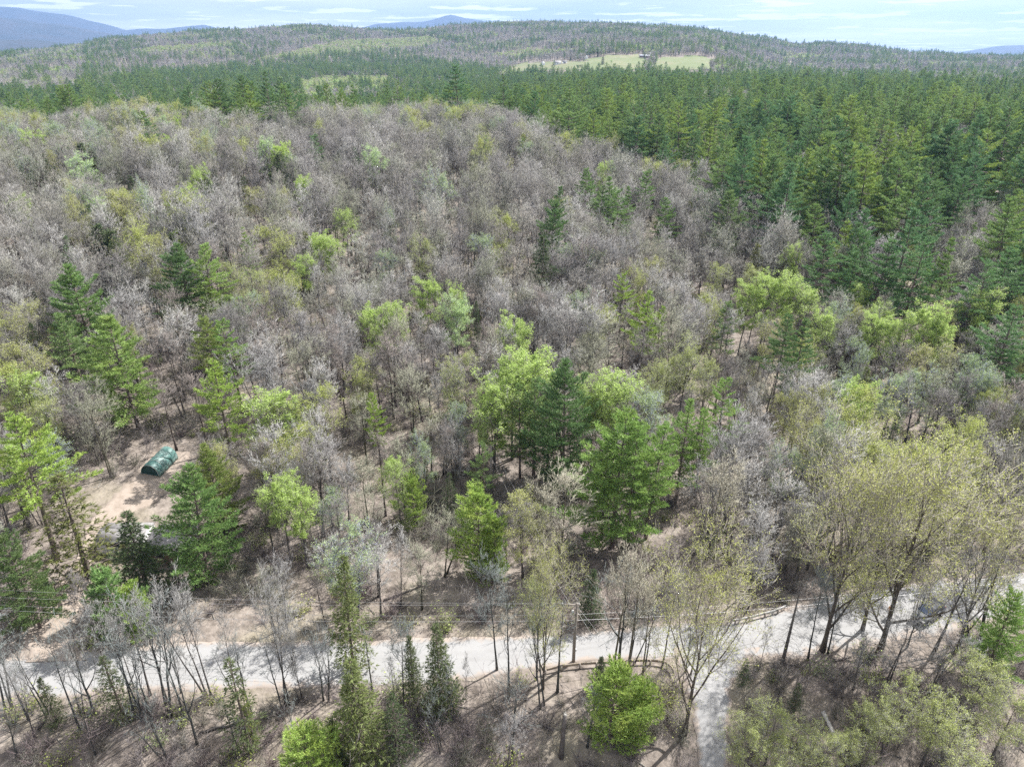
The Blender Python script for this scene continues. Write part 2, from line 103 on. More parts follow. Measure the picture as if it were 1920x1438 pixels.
LM=[('F', -37.8, 69.9, 16.5, 1.1, 'big rounded deep green pine'),('F', -38.7, 78.8, 14, 0.9, 'shaded olive green pine'),('P', -58.5, 73.3, 20, 1.25, 'tall yellow green pine with bare lower trunk'),('S', -52.9, 70.4, 15, 2.0, 'broad olive spruce'),('F', -54.2, 62.2, 13, 1.0, 'dull olive pine'),('Y', -44.8, 61.1, 8.5, 1.25, 'low rounded blue green pine'),('Y', -41.7, 60.9, 7.5, 0.9, 'small rounded yellow green pine'),('S', -43.8, 67.0, 13, 1.7, 'dark open spruce'),('S', -40.6, 81.2, 10, 0.7, 'thin dark spruce'),('Y', -4.0, 71.6, 12.5, 1.0, 'bright rounded yellow green pine'),('Y', -2.1, 71.0, 9, 0.85, 'bright small yellow green pine'),('F', 13.4, 77.1, 20, 1.15, 'bright tall pine'),('P', 18.2, 78.9, 18, 1.0, 'bright tall pine'),('P', 12.2, 78.8, 15, 1.0, 'bright tall pine'),('P', 15.2, 76.0, 19, 1.0, 'bright tall pine'),('P', 23.8, 86.5, 17, 1.0, 'bright tall pine'),('P', 27.0, 88.0, 15, 0.9, 'bright tall pine'),('P', 31.1, 93.5, 16, 1.0, 'bright tall pine'),('F', 7.6, 88.7, 21.5, 0.9774999999999999, 'tall dark green pine'),('P', 3.3, 92.9, 17, 1.0, 'tall narrow green pine'),('P', 1.2, 92.7, 16, 0.9, 'tall narrow green pine'),('P', 5.5, 94.6, 15, 0.9, 'tall narrow green pine'),('P', -4.0, 84.7, 11, 0.9, 'small spreading green pine'),('P', -43.4, 94.5, 18.0, 1.0924999999999998, 'yellow lit pine on a long bare trunk'),('P', -20.4, 94.8, 13, 0.75, 'thin sparse yellow green pine'),('F', -75.2, 118.1, 19.5, 1.15, 'wide deep green pine'),('P', -71.0, 106.8, 16.5, 1.035, 'mid green pine'),('F', -60.9, 102.0, 19.5, 1.2075, 'pale grey green pine'),('S', -80.6, 111.4, 12, 1.1, 'small dark spruce'),('P', -67.0, 104.6, 13.5, 0.9199999999999999, 'pale green pine'),('F', -62.9, 131.8, 18.5, 1.0924999999999998, 'wide dark green pine'),('P', -58.1, 131.0, 19.5, 1.15, 'pale yellow green pine'),('P', -57.5, 130.1, 13.5, 0.9199999999999999, 'yellow green pine'),('P', -49.9, 109.1, 16.5, 1.0924999999999998, 'olive green pine'),('P', -46.1, 108.1, 16.5, 1.035, 'bright yellow green pine'),('F', 9.5, 169.2, 19.5, 0.9774999999999999, 'tall dark green pine'),('P', 12.9, 195.8, 17.5, 0.9199999999999999, 'dark green pine'),('S', 6.7, 152.9, 16.5, 1.625, 'dark blue green conifer'),('P', 22.2, 214.9, 19.5, 1.0924999999999998, 'deep green pine'),('P', 27.5, 202.9, 20.5, 1.0924999999999998, 'deep green pine'),('P', 24.9, 202.0, 18.5, 1.0924999999999998, 'deep green pine'),('P', 28.3, 191.9, 18.5, 1.0924999999999998, 'deep green pine'),('P', 39.2, 213.9, 19.5, 1.0924999999999998, 'deep green pine'),('P', 40.2, 186.5, 17.5, 1.0924999999999998, 'deep green pine'),('P', 32.7, 202.6, 17.5, 1.0924999999999998, 'deep green pine'),('F', 55.5, 183.3, 19.5, 1.035, 'broad green pine'),('P', 22.1, 136.2, 15.5, 0.9199999999999999, 'small yellow green pine'),('P', 24.4, 124.1, 17.5, 0.9774999999999999, 'slim yellow green pine'),('P', 27.3, 125.1, 13.5, 0.69, 'slim yellow green pine'),('P', 37.6, 119.5, 16.5, 0.9774999999999999, 'small flat topped green pine'),('P', 45.2, 110.6, 18.0, 0.9199999999999999, 'dark slim pine with bare trunk'),('P', 46.9, 107.7, 18.5, 0.9774999999999999, 'dark slim pine with bare trunk'),('P', 72.3, 135.7, 22.5, 1.38, 'big blue green pine'),('P', 77.2, 132.1, 22.5, 1.265, 'big blue green pine'),('P', 72.2, 143.6, 21.5, 1.15, 'big blue green pine'),('P', 63.8, 141.0, 21.5, 1.15, 'big blue green pine'),('P', 67.4, 137.1, 19.5, 1.035, 'big blue green pine'),('P', 91.5, 129.1, 21.5, 1.265, 'big blue green pine'),('P', 85.5, 123.5, 20.5, 1.15, 'big blue green pine'),('P', 79.4, 106.4, 20.5, 1.265, 'big blue green pine'),('P', 116.5, 190.2, 21.5, 1.15, 'big blue green pine'),('Y', 9.3, 48.1, 9.5, 1.25, 'bright lime green bushy pine'),('Y', 12.3, 48.5, 7.0, 1.2, 'bright lime green bushy pine'),('Y', -18.1, 42.8, 8.5, 1.15, 'bright yellow green young pine'),('F', 50.6, 55.7, 11, 1.0, 'bright green pine cut by the right edge'),('S', -13.5, 83.7, 10, 1.0, 'dark brownish spruce'),('S', -12.0, 84.7, 9, 0.9, 'dark brownish spruce'),('S', -8.6, 82.8, 8, 1.1, 'small black green spruce'),('Y', -13.4, 80.6, 8, 0.7, 'narrow bright green young pine'),('S', 9.1, 63.4, 7.5, 1.6, 'short black green spruce'),('S', -17.1, 56.5, 15, 1.15, 'tall slender pale spruce'),('S', -7.1, 50.8, 12, 1.05, 'sharp pointed slim spruce'),('S', -14.2, 46.1, 13, 1.4, 'pale open spruce'),('S', -25.0, 46.8, 12, 1.35, 'green narrow spruce'),('S', -24.7, 47.2, 8, 1.0, 'low yellow green spruce'),('S', -10.8, 46.3, 8.5, 1.3, 'small dark pointed spruce'),('S', -38.9, 50.5, 8, 1.5, 'small grey green spruce'),('S', -44.7, 49.3, 6.5, 1.2, 'low grey green spruce'),('S', 9.1, 53.7, 4.5, 1.5, 'very small dark spruce'),('S', -16.1, 45.2, 7, 0.9, 'small black green spruce'),('S', -9.9, 52.3, 9, 0.9, 'thin grey spruce'),('S', 24.0, 53.9, 4.0, 1.8, 'low dark evergreen bush'),('S', 28.5, 51.1, 4.0, 1.7, 'low dark evergreen bush'),('S', 55.1, 89.4, 12, 1.1, 'dark green spruce'),('S', 54.8, 90.8, 9, 1.0, 'small dark green spruce'),('S', 56.3, 103.4, 12, 1.2, 'pale tipped spruce'),('S', -127.3, 220.1, 15.5, 2.125, 'dark spruce'),('S', -125.0, 219.7, 13.5, 1.875, 'dark spruce'),('S', -127.4, 236.1, 13.5, 1.625, 'dark spruce'),('S', -139.0, 202.4, 11.5, 1.5, 'dark spruce'),('S', -136.9, 205.0, 12.5, 1.375, 'dark spruce'),('S', -137.5, 210.9, 12.5, 1.375, 'dark spruce'),('S', -134.6, 212.7, 12.5, 1.25, 'dark spruce'),('S', -129.7, 208.2, 11.5, 1.25, 'dark spruce'),('S', -101.1, 191.7, 13.5, 1.5, 'dark spruce'),('S', -77.8, 186.7, 14.5, 1.5, 'dark spruce'),('S', -67.9, 214.5, 15.5, 1.875, 'dark spruce'),('S', -71.4, 214.4, 12.5, 1.875, 'dark spruce'),('S', -54.8, 235.2, 12.5, 1.25, 'dark spruce'),('S', -17.8, 212.3, 10.5, 0.875, 'dark spruce'),('S', -23.8, 211.2, 10.5, 0.75, 'dark spruce'),('S', -41.3, 191.1, 9.5, 0.75, 'dark spruce'),('S', -87.7, 150.0, 15.5, 2.375, 'dark spruce'),('S', -85.5, 150.1, 14.5, 2.125, 'dark spruce'),('S', -73.7, 151.8, 13.5, 1.375, 'dark spruce'),('S', -63.1, 151.4, 12.5, 1.25, 'dark spruce'),('S', -73.3, 198.9, 12.5, 1.625, 'dark spruce'),('S', -129.4, 197.7, 10.5, 1.0, 'dark spruce'),('S', -24.5, 189.4, 10.5, 0.75, 'dark spruce'),('S', -17.9, 198.7, 9.5, 0.75, 'dark spruce'),('S', -35.0, 203.3, 10.5, 0.75, 'dark spruce'),('S', -91.6, 130.3, 9, 1.1, 'dark spruce'),('S', -20.3, 156.9, 9.5, 0.875, 'dark spruce'),('S', 58.7, 104.9, 10, 0.9, 'dark spruce'),('P', -61.7, 235.3, 16.5, 1.15, 'slim blue green pine'),('P', -174.3, 286.4, 16.5, 1.15, 'blue green pine'),('P', -58.5, 154.3, 14.5, 0.9199999999999999, 'pale green pine'),('P', -117.7, 243.3, 18.5, 1.15, 'blue green pine'),('B', -39.7, 168.6, 12, 1.15, 'bright lime leafing tree'),('B', -55.2, 193.3, 13, 1.15, 'bright lime leafing tree'),('B', -42.0, 154.1, 12, 1.4949999999999999, 'bright lime leafing tree'),('B', -39.5, 154.0, 11, 1.035, 'bright lime leafing tree'),('B', -44.2, 142.0, 12, 1.265, 'bright lime leafing tree'),('B', -17.0, 131.9, 12, 1.15, 'bright lime leafing tree'),('B', -24.2, 121.9, 12, 1.15, 'bright lime leafing tree'),('B', -21.1, 122.4, 12, 1.035, 'bright lime leafing tree'),('B', -35.5, 91.9, 12, 1.6099999999999999, 'bright lime leafing tree'),('B', -29.1, 74.8, 11, 1.15, 'bright lime leafing tree'),('B', -26.4, 73.1, 11, 1.15, 'bright lime leafing tree'),('B', 62.1, 155.3, 13, 0.9774999999999999, 'bright lime leafing tree'),('B', 55.9, 135.4, 14, 1.38, 'bright lime leafing tree'),('B', 49.8, 132.7, 14, 1.15, 'bright lime leafing tree'),('B', 45.3, 131.7, 13, 1.035, 'bright lime leafing tree'),('B', 56.9, 131.4, 12, 1.035, 'bright lime leafing tree'),('B', 55.6, 121.6, 12, 1.15, 'bright lime leafing tree'),('B', 73.8, 118.7, 14, 1.265, 'bright lime leafing tree'),('B', 74.7, 116.9, 12, 1.035, 'bright lime leafing tree'),('B', 85.2, 123.4, 14, 1.38, 'bright lime leafing tree'),('B', 69.6, 123.8, 12, 1.035, 'bright lime leafing tree'),('B', 64.5, 118.9, 12, 1.15, 'bright lime leafing tree'),('B', 68.2, 132.2, 12, 0.9199999999999999, 'bright lime leafing tree'),('B', 69.3, 118.5, 11, 0.9199999999999999, 'bright lime leafing tree'),('B', -2.7, 93.7, 14, 1.265, 'bright lime leafing tree'),('B', 2.0, 99.2, 16, 1.38, 'bright lime leafing tree'),('B', 0.0, 97.2, 15, 1.15, 'bright lime leafing tree'),('B', 14.7, 95.9, 15, 1.38, 'bright lime leafing tree'),('B', 12.2, 95.0, 14, 1.035, 'bright lime leafing tree'),('B', 52.6, 95.2, 12, 1.035, 'bright lime leafing tree'),('B', -2.7, 93.5, 12, 1.035, 'bright lime leafing tree'),('B', -15.2, 80.6, 10, 0.9199999999999999, 'bright lime leafing tree'),('B', -72.1, 93.4, 12, 1.265, 'bright lime leafing tree'),('O', -19.9, 153.7, 12, 1.1, 'pale yellowish budding tree'),('O', -9.2, 102.3, 13, 1.0, 'pale yellowish budding tree'),('O', 22.3, 101.8, 12, 0.9, 'pale yellowish budding tree'),('O', 43.8, 147.6, 12, 1.0, 'pale yellowish budding tree'),('O', 50.8, 146.2, 12, 1.0, 'pale yellowish budding tree'),('O', 26.7, 311.1, 12, 1.0, 'pale yellowish budding tree'),('O', 26.6, 296.3, 11, 1.0, 'pale yellowish budding tree'),('O', -60.4, 781.7, 13, 1.3, 'pale yellowish budding tree'),('O', -71.0, 720.5, 12, 1.0, 'pale yellowish budding tree'),('O', -12.3, 287.7, 12, 1.0, 'pale yellowish budding tree'),('O', -433.6, 717.1, 13, 1.2, 'pale yellowish budding tree'),('O', -444.0, 677.5, 13, 1.0, 'pale yellowish budding tree'),('O', -441.5, 698.1, 12, 1.0, 'pale yellowish budding tree'),('O', -54.3, 136.6, 12, 1.0, 'pale yellowish budding tree'),('O', -50.1, 134.7, 12, 1.0, 'pale yellowish budding tree'),('O', -34.3, 92.3, 11, 1.0, 'pale yellowish budding tree'),('O', -67.3, 90.5, 11, 1.2, 'pale yellowish budding tree'),('O', 28.5, 108.1, 13, 1.2, 'pale yellowish budding tree'),('O', 31.3, 104.4, 12, 1.0, 'pale yellowish budding tree'),('O', 24.5, 106.7, 11, 1.0, 'pale yellowish budding tree'),('O', -40.4, 244.4, 12, 1.0, 'pale yellowish budding tree'),('O', -11.9, 236.4, 12, 1.0, 'pale yellowish budding tree'),('V', 34.4, 58.9, 18.5, 1.1, 'big spreading olive budding tree'),('V', 40.7, 58.8, 20.5, 1.1, 'biggest spreading olive budding tree'),('V', 40.3, 62.1, 17, 0.9, 'spreading olive budding tree'),('V', 49.4, 59.0, 14, 1.0, 'yellow olive budding tree'),('V', 17.0, 48.9, 17, 0.95, 'vase shaped tree with yellow tips'),('V', 3.2, 53.7, 14, 0.75, 'yellow tipped roadside tree'),('O', 2.6, 54.9, 12, 0.7, 'thin yellow tipped roadside tree'),('O', 24.1, 46.1, 7.5, 1.3, 'low olive yellow budding tree'),('O', 21.1, 44.8, 7, 1.3, 'low olive yellow budding tree'),('O', 27.5, 45.0, 6.5, 1.3, 'low olive yellow budding tree'),('O', 35.9, 47.1, 8, 1.3, 'low olive yellow budding tree'),('O', 39.1, 46.2, 8, 1.3, 'low olive yellow budding tree'),('O', 45.1, 49.6, 9, 1.3, 'low olive yellow budding tree'),('O', 33.3, 46.2, 7, 1.3, 'low olive yellow budding tree'),('O', 46.1, 46.8, 8, 1.3, 'low olive yellow budding tree'),('O', 24.6, 43.2, 6, 1.3, 'low olive yellow budding tree'),('O', 39.9, 42.7, 8, 1.3, 'low olive yellow budding tree'),('O', 30.8, 45.0, 6, 1.3, 'low olive yellow budding tree'),('R', 10.6, 55.2, 15, 0.75, 'slim bare tree with pale twigs'),('R', 12.0, 54.7, 15, 0.8, 'slim bare tree with pale twigs'),('R', 13.6, 54.3, 13, 0.7, 'slim bare tree with pale twigs'),('R', 5.9, 70.8, 14.5, 1.1, 'pale bare twin crowned tree'),('R', 4.1, 70.1, 13, 0.9, 'pale bare tree'),('R', -1.6, 56.2, 13, 0.75, 'dark bare roadside tree'),('R', -22.8, 51.7, 13.5, 0.75, 'forked bare tree'),('R', -31.6, 52.8, 14, 0.75, 'tall straight bare tree'),('R', -31.1, 53.0, 13, 0.6, 'tall straight bare tree'),('R', -35.0, 51.8, 12, 0.7, 'slim leaning bare tree'),('R', -37.3, 52.9, 12, 0.8, 'leaning bare tree'),('R', -39.3, 53.7, 9, 0.7, 'thin bare tree'),('R', -41.8, 53.9, 10, 0.8, 'leaning bare tree'),('R', -34.3, 53.2, 8, 0.6, 'thin bare tree'),('R', -21.5, 52.3, 9, 0.5, 'thin bare tree'),('R', -19.0, 53.7, 9, 0.5, 'thin bare tree'),('R', -11.0, 51.8, 10, 0.7, 'dark bare tree'),('R', -4.7, 52.0, 6, 0.5, 'crooked little bare tree'),('R', -11.7, 51.2, 6.5, 0.5, 'small bare tree'),('R', 32.3, 57.6, 11, 0.8, 'dark bare forked tree'),('R', 46.8, 58.9, 13, 1.0, 'grey bare tree'),('R', 39.7, 54.6, 8, 1.3, 'grey twiggy bare thicket tree'),('R', 42.7, 52.6, 9, 1.2, 'grey twiggy bare thicket tree'),('R', 35.5, 53.6, 7, 1.2, 'grey twiggy bare thicket tree'),('R', 25.2, 74.1, 15, 1.2, 'pale grey wide bare tree'),('R', 26.7, 71.9, 14, 1.0, 'pale grey bare tree'),('R', 26.7, 56.5, 6, 0.6, 'small bare forked tree'),('R', 16.0, 56.0, 13, 0.7, 'slim bare tree'),('R', -0.5, 45.5, 7, 1.0, 'grey tangled bare tree'),('R', -28.6, 53.3, 9, 0.6, 'thin bare tree'),('R', -46.3, 48.1, 8, 0.7, 'thin leaning bare tree'),('R', -42.9, 50.4, 9, 0.7, 'thin leaning bare tree'),('R', 38.3, 117.9, 15, 1.1, 'white barked bare tree'),('T', -50.5, 50.9, 11.9, 1.0, 'straight dark stemmed bare tree'),('T', -48.0, 49.9, 9.2, 0.9, 'leaning dark stemmed bare tree'),('T', -46.3, 50.5, 9.6, 0.93, 'forked dark stemmed bare tree'),('T', -42.4, 48.9, 12.0, 0.79, 'crooked dark stemmed bare tree'),('T', -41.9, 50.7, 9.9, 1.11, 'thin dark stemmed bare tree'),('T', -37.2, 50.2, 11.8, 1.02, 'straight dark stemmed bare tree'),('T', -35.9, 50.0, 8.7, 0.91, 'leaning dark stemmed bare tree'),('T', -34.5, 50.3, 12.4, 1.19, 'forked dark stemmed bare tree'),('T', -32.8, 50.5, 11.5, 0.82, 'crooked dark stemmed bare tree'),('T', -30.4, 47.6, 12.4, 0.82, 'thin dark stemmed bare tree'),('T', -26.2, 50.4, 9.7, 0.91, 'straight dark stemmed bare tree'),('T', -23.1, 51.0, 9.9, 0.8, 'leaning dark stemmed bare tree'),('T', -19.0, 52.4, 8.9, 1.09, 'forked dark stemmed bare tree'),('T', -14.4, 53.1, 8.4, 0.93, 'crooked dark stemmed bare tree'),('T', -10.2, 52.8, 8.0, 0.96, 'thin dark stemmed bare tree'),('T', -5.9, 50.2, 8.4, 0.77, 'straight dark stemmed bare tree'),('T', -0.3, 53.5, 12.1, 0.84, 'leaning dark stemmed bare tree'),('T', 3.2, 51.4, 12.1, 0.87, 'forked dark stemmed bare tree'),('T', 4.7, 53.3, 12.0, 0.95, 'crooked dark stemmed bare tree'),('T', 11.6, 57.1, 11.4, 1.19, 'thin dark stemmed bare tree'),('T', 12.9, 57.1, 9.0, 1.03, 'straight dark stemmed bare tree'),('T', 14.2, 56.0, 8.4, 0.96, 'leaning dark stemmed bare tree'),('T', 18.9, 55.9, 8.8, 1.09, 'forked dark stemmed bare tree'),('T', 34.9, 58.6, 8.5, 0.95, 'crooked dark stemmed bare tree'),('T', 44.1, 59.5, 8.4, 0.96, 'thin dark stemmed bare tree'),('T', 51.7, 59.4, 12.4, 1.1, 'straight dark stemmed bare tree'),('T', 7.3, 47.7, 7.4, 1.16, 'leaning dark stemmed bare tree'),('T', -6.7, 47.0, 7.5, 0.87, 'forked dark stemmed bare tree'),('T', -13.8, 46.8, 6.4, 1.12, 'crooked dark stemmed bare tree'),('T', -26.1, 46.7, 6.5, 1.04, 'thin dark stemmed bare tree'),('T', -33.1, 46.4, 8.6, 0.87, 'straight dark stemmed bare tree'),('T', -39.8, 46.6, 8.3, 0.8, 'leaning dark stemmed bare tree'),('T', -47.3, 46.4, 6.1, 1.05, 'forked dark stemmed bare tree'),('T', -20.4, 46.5, 7.3, 1.18, 'crooked dark stemmed bare tree'),('T', 0.0, 46.8, 8.8, 1.09, 'thin dark stemmed bare tree')]
LMUV=[(345, 882),(392, 838),(20, 790),(108, 893),(12, 1005),(188, 1083),(243, 1098),(237, 958),(388, 868),(897, 922),(928, 975),(1165, 778),(1232, 792),(1140, 832),(1195, 800),(1288, 748),(1325, 762),(1362, 712),(1065, 680),(1003, 706),(975, 720),(1030, 720),(905, 838),(395, 668),(702, 735),(132, 500),(122, 592),(207, 592),(52, 608),(165, 640),(332, 462),(376, 458),(390, 520),(384, 595),(424, 604),(1036, 378),(1050, 350),(1018, 442),(1102, 318),(1146, 330),(1128, 345),(1160, 360),(1212, 322),(1252, 372),(1180, 350),(1372, 358),(1170, 514),(1212, 540),(1237, 575),(1360, 568),(1476, 590),(1508, 598),(1665, 445),(1730, 455),(1628, 432),(1560, 440),(1605, 470),(1890, 470),(1860, 500),(1908, 568),(1800, 330),(1150, 1258),(1205, 1290),(568, 1382),(1905, 1112),(775, 856),(797, 860),(842, 888),(772, 905),(1112, 1072),(636, 1043),(817, 1166),(655, 1240),(432, 1238),(455, 1290),(736, 1308),(195, 1230),(76, 1270),(1128, 1231),(625, 1352),(770, 1190),(1400, 1235),(1500, 1285),(1690, 775),(1668, 800),(1624, 688),(152, 268),(168, 282),(205, 262),(15, 318),(38, 308),(58, 300),(84, 298),(101, 312),(237, 330),(390, 338),(520, 286),(500, 305),(636, 282),(845, 335),(806, 335),(668, 375),(180, 420),(203, 430),(316, 438),(410, 450),(455, 330),(64, 335),(785, 375),(838, 365),(725, 345),(60, 545),(790, 470),(1640, 700),(592, 254),(95, 210),(455, 425),(275, 225),(645, 408),(570, 342),(600, 450),(622, 460),(555, 493),(795, 545),(710, 590),(742, 588),(500, 762),(522, 915),(556, 930),(1484, 474),(1492, 528),(1442, 538),(1400, 552),(1512, 560),(1535, 600),(1745, 588),(1760, 615),(1838, 566),(1670, 588),(1640, 610),(1618, 556),(1690, 620),(925, 735),(985, 678),(960, 700),(1145, 712),(1115, 730),(1622, 738),(925, 760),(745, 880),(30, 722),(790, 460),(850, 690),(1225, 708),(1345, 505),(1410, 510),(1080, 268),(1085, 282),(850, 203),(820, 210),(900, 240),(100, 208),(30, 216),(62, 214),(445, 510),(480, 520),(520, 770),(75, 760),(1285, 660),(1325, 690),(1240, 690),(730, 280),(890, 290),(1605, 962),(1735, 930),(1680, 950),(1862, 1028),(1320, 1128),(1022, 1095),(1010, 1110),(1455, 1335),(1400, 1372),(1530, 1375),(1690, 1310),(1765, 1330),(1855, 1250),(1640, 1345),(1900, 1320),(1480, 1420),(1820, 1400),(1595, 1385),(1165, 1058),(1192, 1066),(1222, 1100),(1055, 903),(1025, 930),(930, 1078),(505, 1130),(335, 1108),(350, 1120),(268, 1150),(232, 1135),(215, 1170),(165, 1150),(310, 1190),(545, 1190),(600, 1170),(745, 1180),(870, 1235),(735, 1240),(1550, 1090),(1810, 1045),(1700, 1170),(1780, 1190),(1625, 1200),(1350, 868),(1380, 900),(1440, 1175),(1262, 1080),(950, 1350),(415, 1175),(20, 1270),(110, 1215),(1370, 590),(0, 0),(0, 0),(0, 0),(0, 0),(0, 0),(0, 0),(0, 0),(0, 0),(0, 0),(0, 0),(0, 0),(0, 0),(0, 0),(0, 0),(0, 0),(0, 0),(0, 0),(0, 0),(0, 0),(0, 0),(0, 0),(0, 0),(0, 0),(0, 0),(0, 0),(0, 0),(0, 0),(0, 0),(0, 0),(0, 0),(0, 0),(0, 0),(0, 0),(0, 0),(0, 0)]
PTS={'pole': (6.69, 57.36), 'pole2': (-3.12, 89.95), 'car': (48.71, 64.09), 'person': (44.12, 64.02), 'snag': (4.72, 46.76), 'deadspruce': (29.35, 57.15), 'log_a': (31.42, 51.11), 'log_b': (32.35, 45.4), 'whitepost': (-39.36, 77.87), 'stump': (5.65, 50.18)}
GR_LOW=[(3.29, 55.65),(5.14, 56.27),(8.04, 56.68),(11.5, 56.85),(13.86, 57.09),(16.14, 57.01),(17.03, 56.49),(17.21, 55.39)]
GR_UP=[(25.57, 63.01),(27.28, 63.38),(29.38, 64.09),(31.13, 64.64),(32.5, 65.37)]
TRAILER=[(-53.63, 74.45),(-48.6, 74.56)]
CABIN=[(-46.34, 72.75),(-41.19, 73.21)]
TENT=[(-54.61, 89.97),(-53.53, 90.91),(-52.93, 94.14),(-55.72, 89.88),(-53.49, 90.64)]
FARM={'a': (64.78, 1628.71), 'b': (89.12, 1529.41), 'c': (146.81, 1545.04), 'd': (253.48, 1484.51), 'e': (187.03, 1673.58), 'f': (70.88, 2775.09), 'g': (726.08, 2360.87), 'spruce': (161.14, 1382.64), 'bush': (174.56, 1368.92), 'h': (272.81, 1525.8)}
def Z(x,y): return float(hgt(np.array([x]),np.array([y]))[0])
# ---------------------------------------------------------------- helpers
def tag(o,label=None,cat=None,group=None,kind=None):
    if label: o['label']=label
    if cat: o['category']=cat
    if group: o['group']=group
    if kind: o['kind']=kind
    return o
def empty(name,loc,rz=0.0,tilt=(0,0)):
    o=bpy.data.objects.new(name,None); COL.objects.link(o); o.empty_display_size=.5
    o.location=loc; o.rotation_euler=(tilt[0],tilt[1],rz); return o
def mesh_from(name,verts,faces,mats=(),midx=None,smooth=False):
    """faces: list of int arrays (n,3) or (n,4)"""
    me=bpy.data.meshes.new(name)
    verts=np.asarray(verts,np.float32); me.vertices.add(len(verts)); me.vertices.foreach_set('co',verts.ravel())
    faces=[np.asarray(f,np.int32) for f in faces if len(f)]
    loops=np.concatenate([f.ravel() for f in faces]); tot=np.concatenate([np.full(len(f),f.shape[1],np.int32) for f in faces])
    me.loops.add(len(loops)); me.loops.foreach_set('vertex_index',loops)
    me.polygons.add(len(tot)); st=np.concatenate([[0],np.cumsum(tot)[:-1]]).astype(np.int32)
    me.polygons.foreach_set('loop_start',st); me.polygons.foreach_set('loop_total',tot)
    for m in mats: me.materials.append(m)
    if midx is not None: me.polygons.foreach_set('material_index',np.asarray(midx,np.int32))
    if smooth: me.polygons.foreach_set('use_smooth',np.ones(len(tot),bool))
    me.update(calc_edges=True); me.validate()
    return me
def link(name,me,parent=None,loc=None,rot=None):
    o=bpy.data.objects.new(name,me); COL.objects.link(o)
    if parent: o.parent=parent
    if loc is not None: o.location=loc
    if rot is not None: o.rotation_euler=rot
    return o
class MB:
    """collects tubes, boxes and lofts for one mesh"""
    def __init__(s): s.v=[]; s.q=[]; s.t=[]; s.n=0
    def add(s,v,q=None,t=None):
        v=np.asarray(v,float).reshape(-1,3)
        if q is not None and len(q): s.q.append(np.asarray(q,int)+s.n)
        if t is not None and len(t): s.t.append(np.asarray(t,int)+s.n)
        s.v.append(v); s.n+=len(v)
    def tube(s,pts,rad,n=5,cap=True):
        pts=np.asarray(pts,float); m=len(pts); rad=np.broadcast_to(np.asarray(rad,float),(m,))
        d=np.gradient(pts,axis=0); d/=np.linalg.norm(d,axis=1)[:,None]+1e-9
        ref=np.array([0,0,1.]) if abs(d[:,2]).mean()<.8 else np.array([1.,0,0])
        a=np.cross(d,ref); a/=np.linalg.norm(a,axis=1)[:,None]; b=np.cross(d,a)
        th=np.arange(n)*2*math.pi/n
        V=pts[:,None]+rad[:,None,None]*(np.cos(th)[None,:,None]*a[:,None]+np.sin(th)[None,:,None]*b[:,None])
        q=[]; 
        for i in range(m-1):
            for k in range(n): q.append((i*n+k,i*n+(k+1)%n,(i+1)*n+(k+1)%n,(i+1)*n+k))
        V=V.reshape(-1,3); t=[]
        if cap:
            V=np.vstack([V,pts[0],pts[-1]]); e=m*n
            for k in range(n): t.append((e,(k+1)%n,k)); t.append((e+1,(m-1)*n+k,(m-1)*n+(k+1)%n))
        s.add(V,q,t)
    def box(s,c,d,rz=0.0,top=1.0):
        x,y,z=[k/2 for k in d]
        V=np.array([(-x,-y,-z),(x,-y,-z),(x,y,-z),(-x,y,-z),(-x*top,-y*top,z),(x*top,-y*top,z),(x*top,y*top,z),(-x*top,y*top,z)])
        cz,sz=math.cos(rz),math.sin(rz); V=V@np.array([[cz,sz,0],[-sz,cz,0],[0,0,1]])+np.array(c)
        s.add(V,[(0,3,2,1),(4,5,6,7),(0,1,5,4),(1,2,6,5),(2,3,7,6),(3,0,4,7)])
    def build(s,name,mat,parent=None,smooth=False,loc=None,rot=None):
        me=mesh_from(name,np.vstack(s.v),([np.vstack(s.q)] if s.q else [])+([np.vstack(s.t)] if s.t else []),[mat] if mat else [],smooth=smooth)
        return link(name,me,parent,loc,rot)
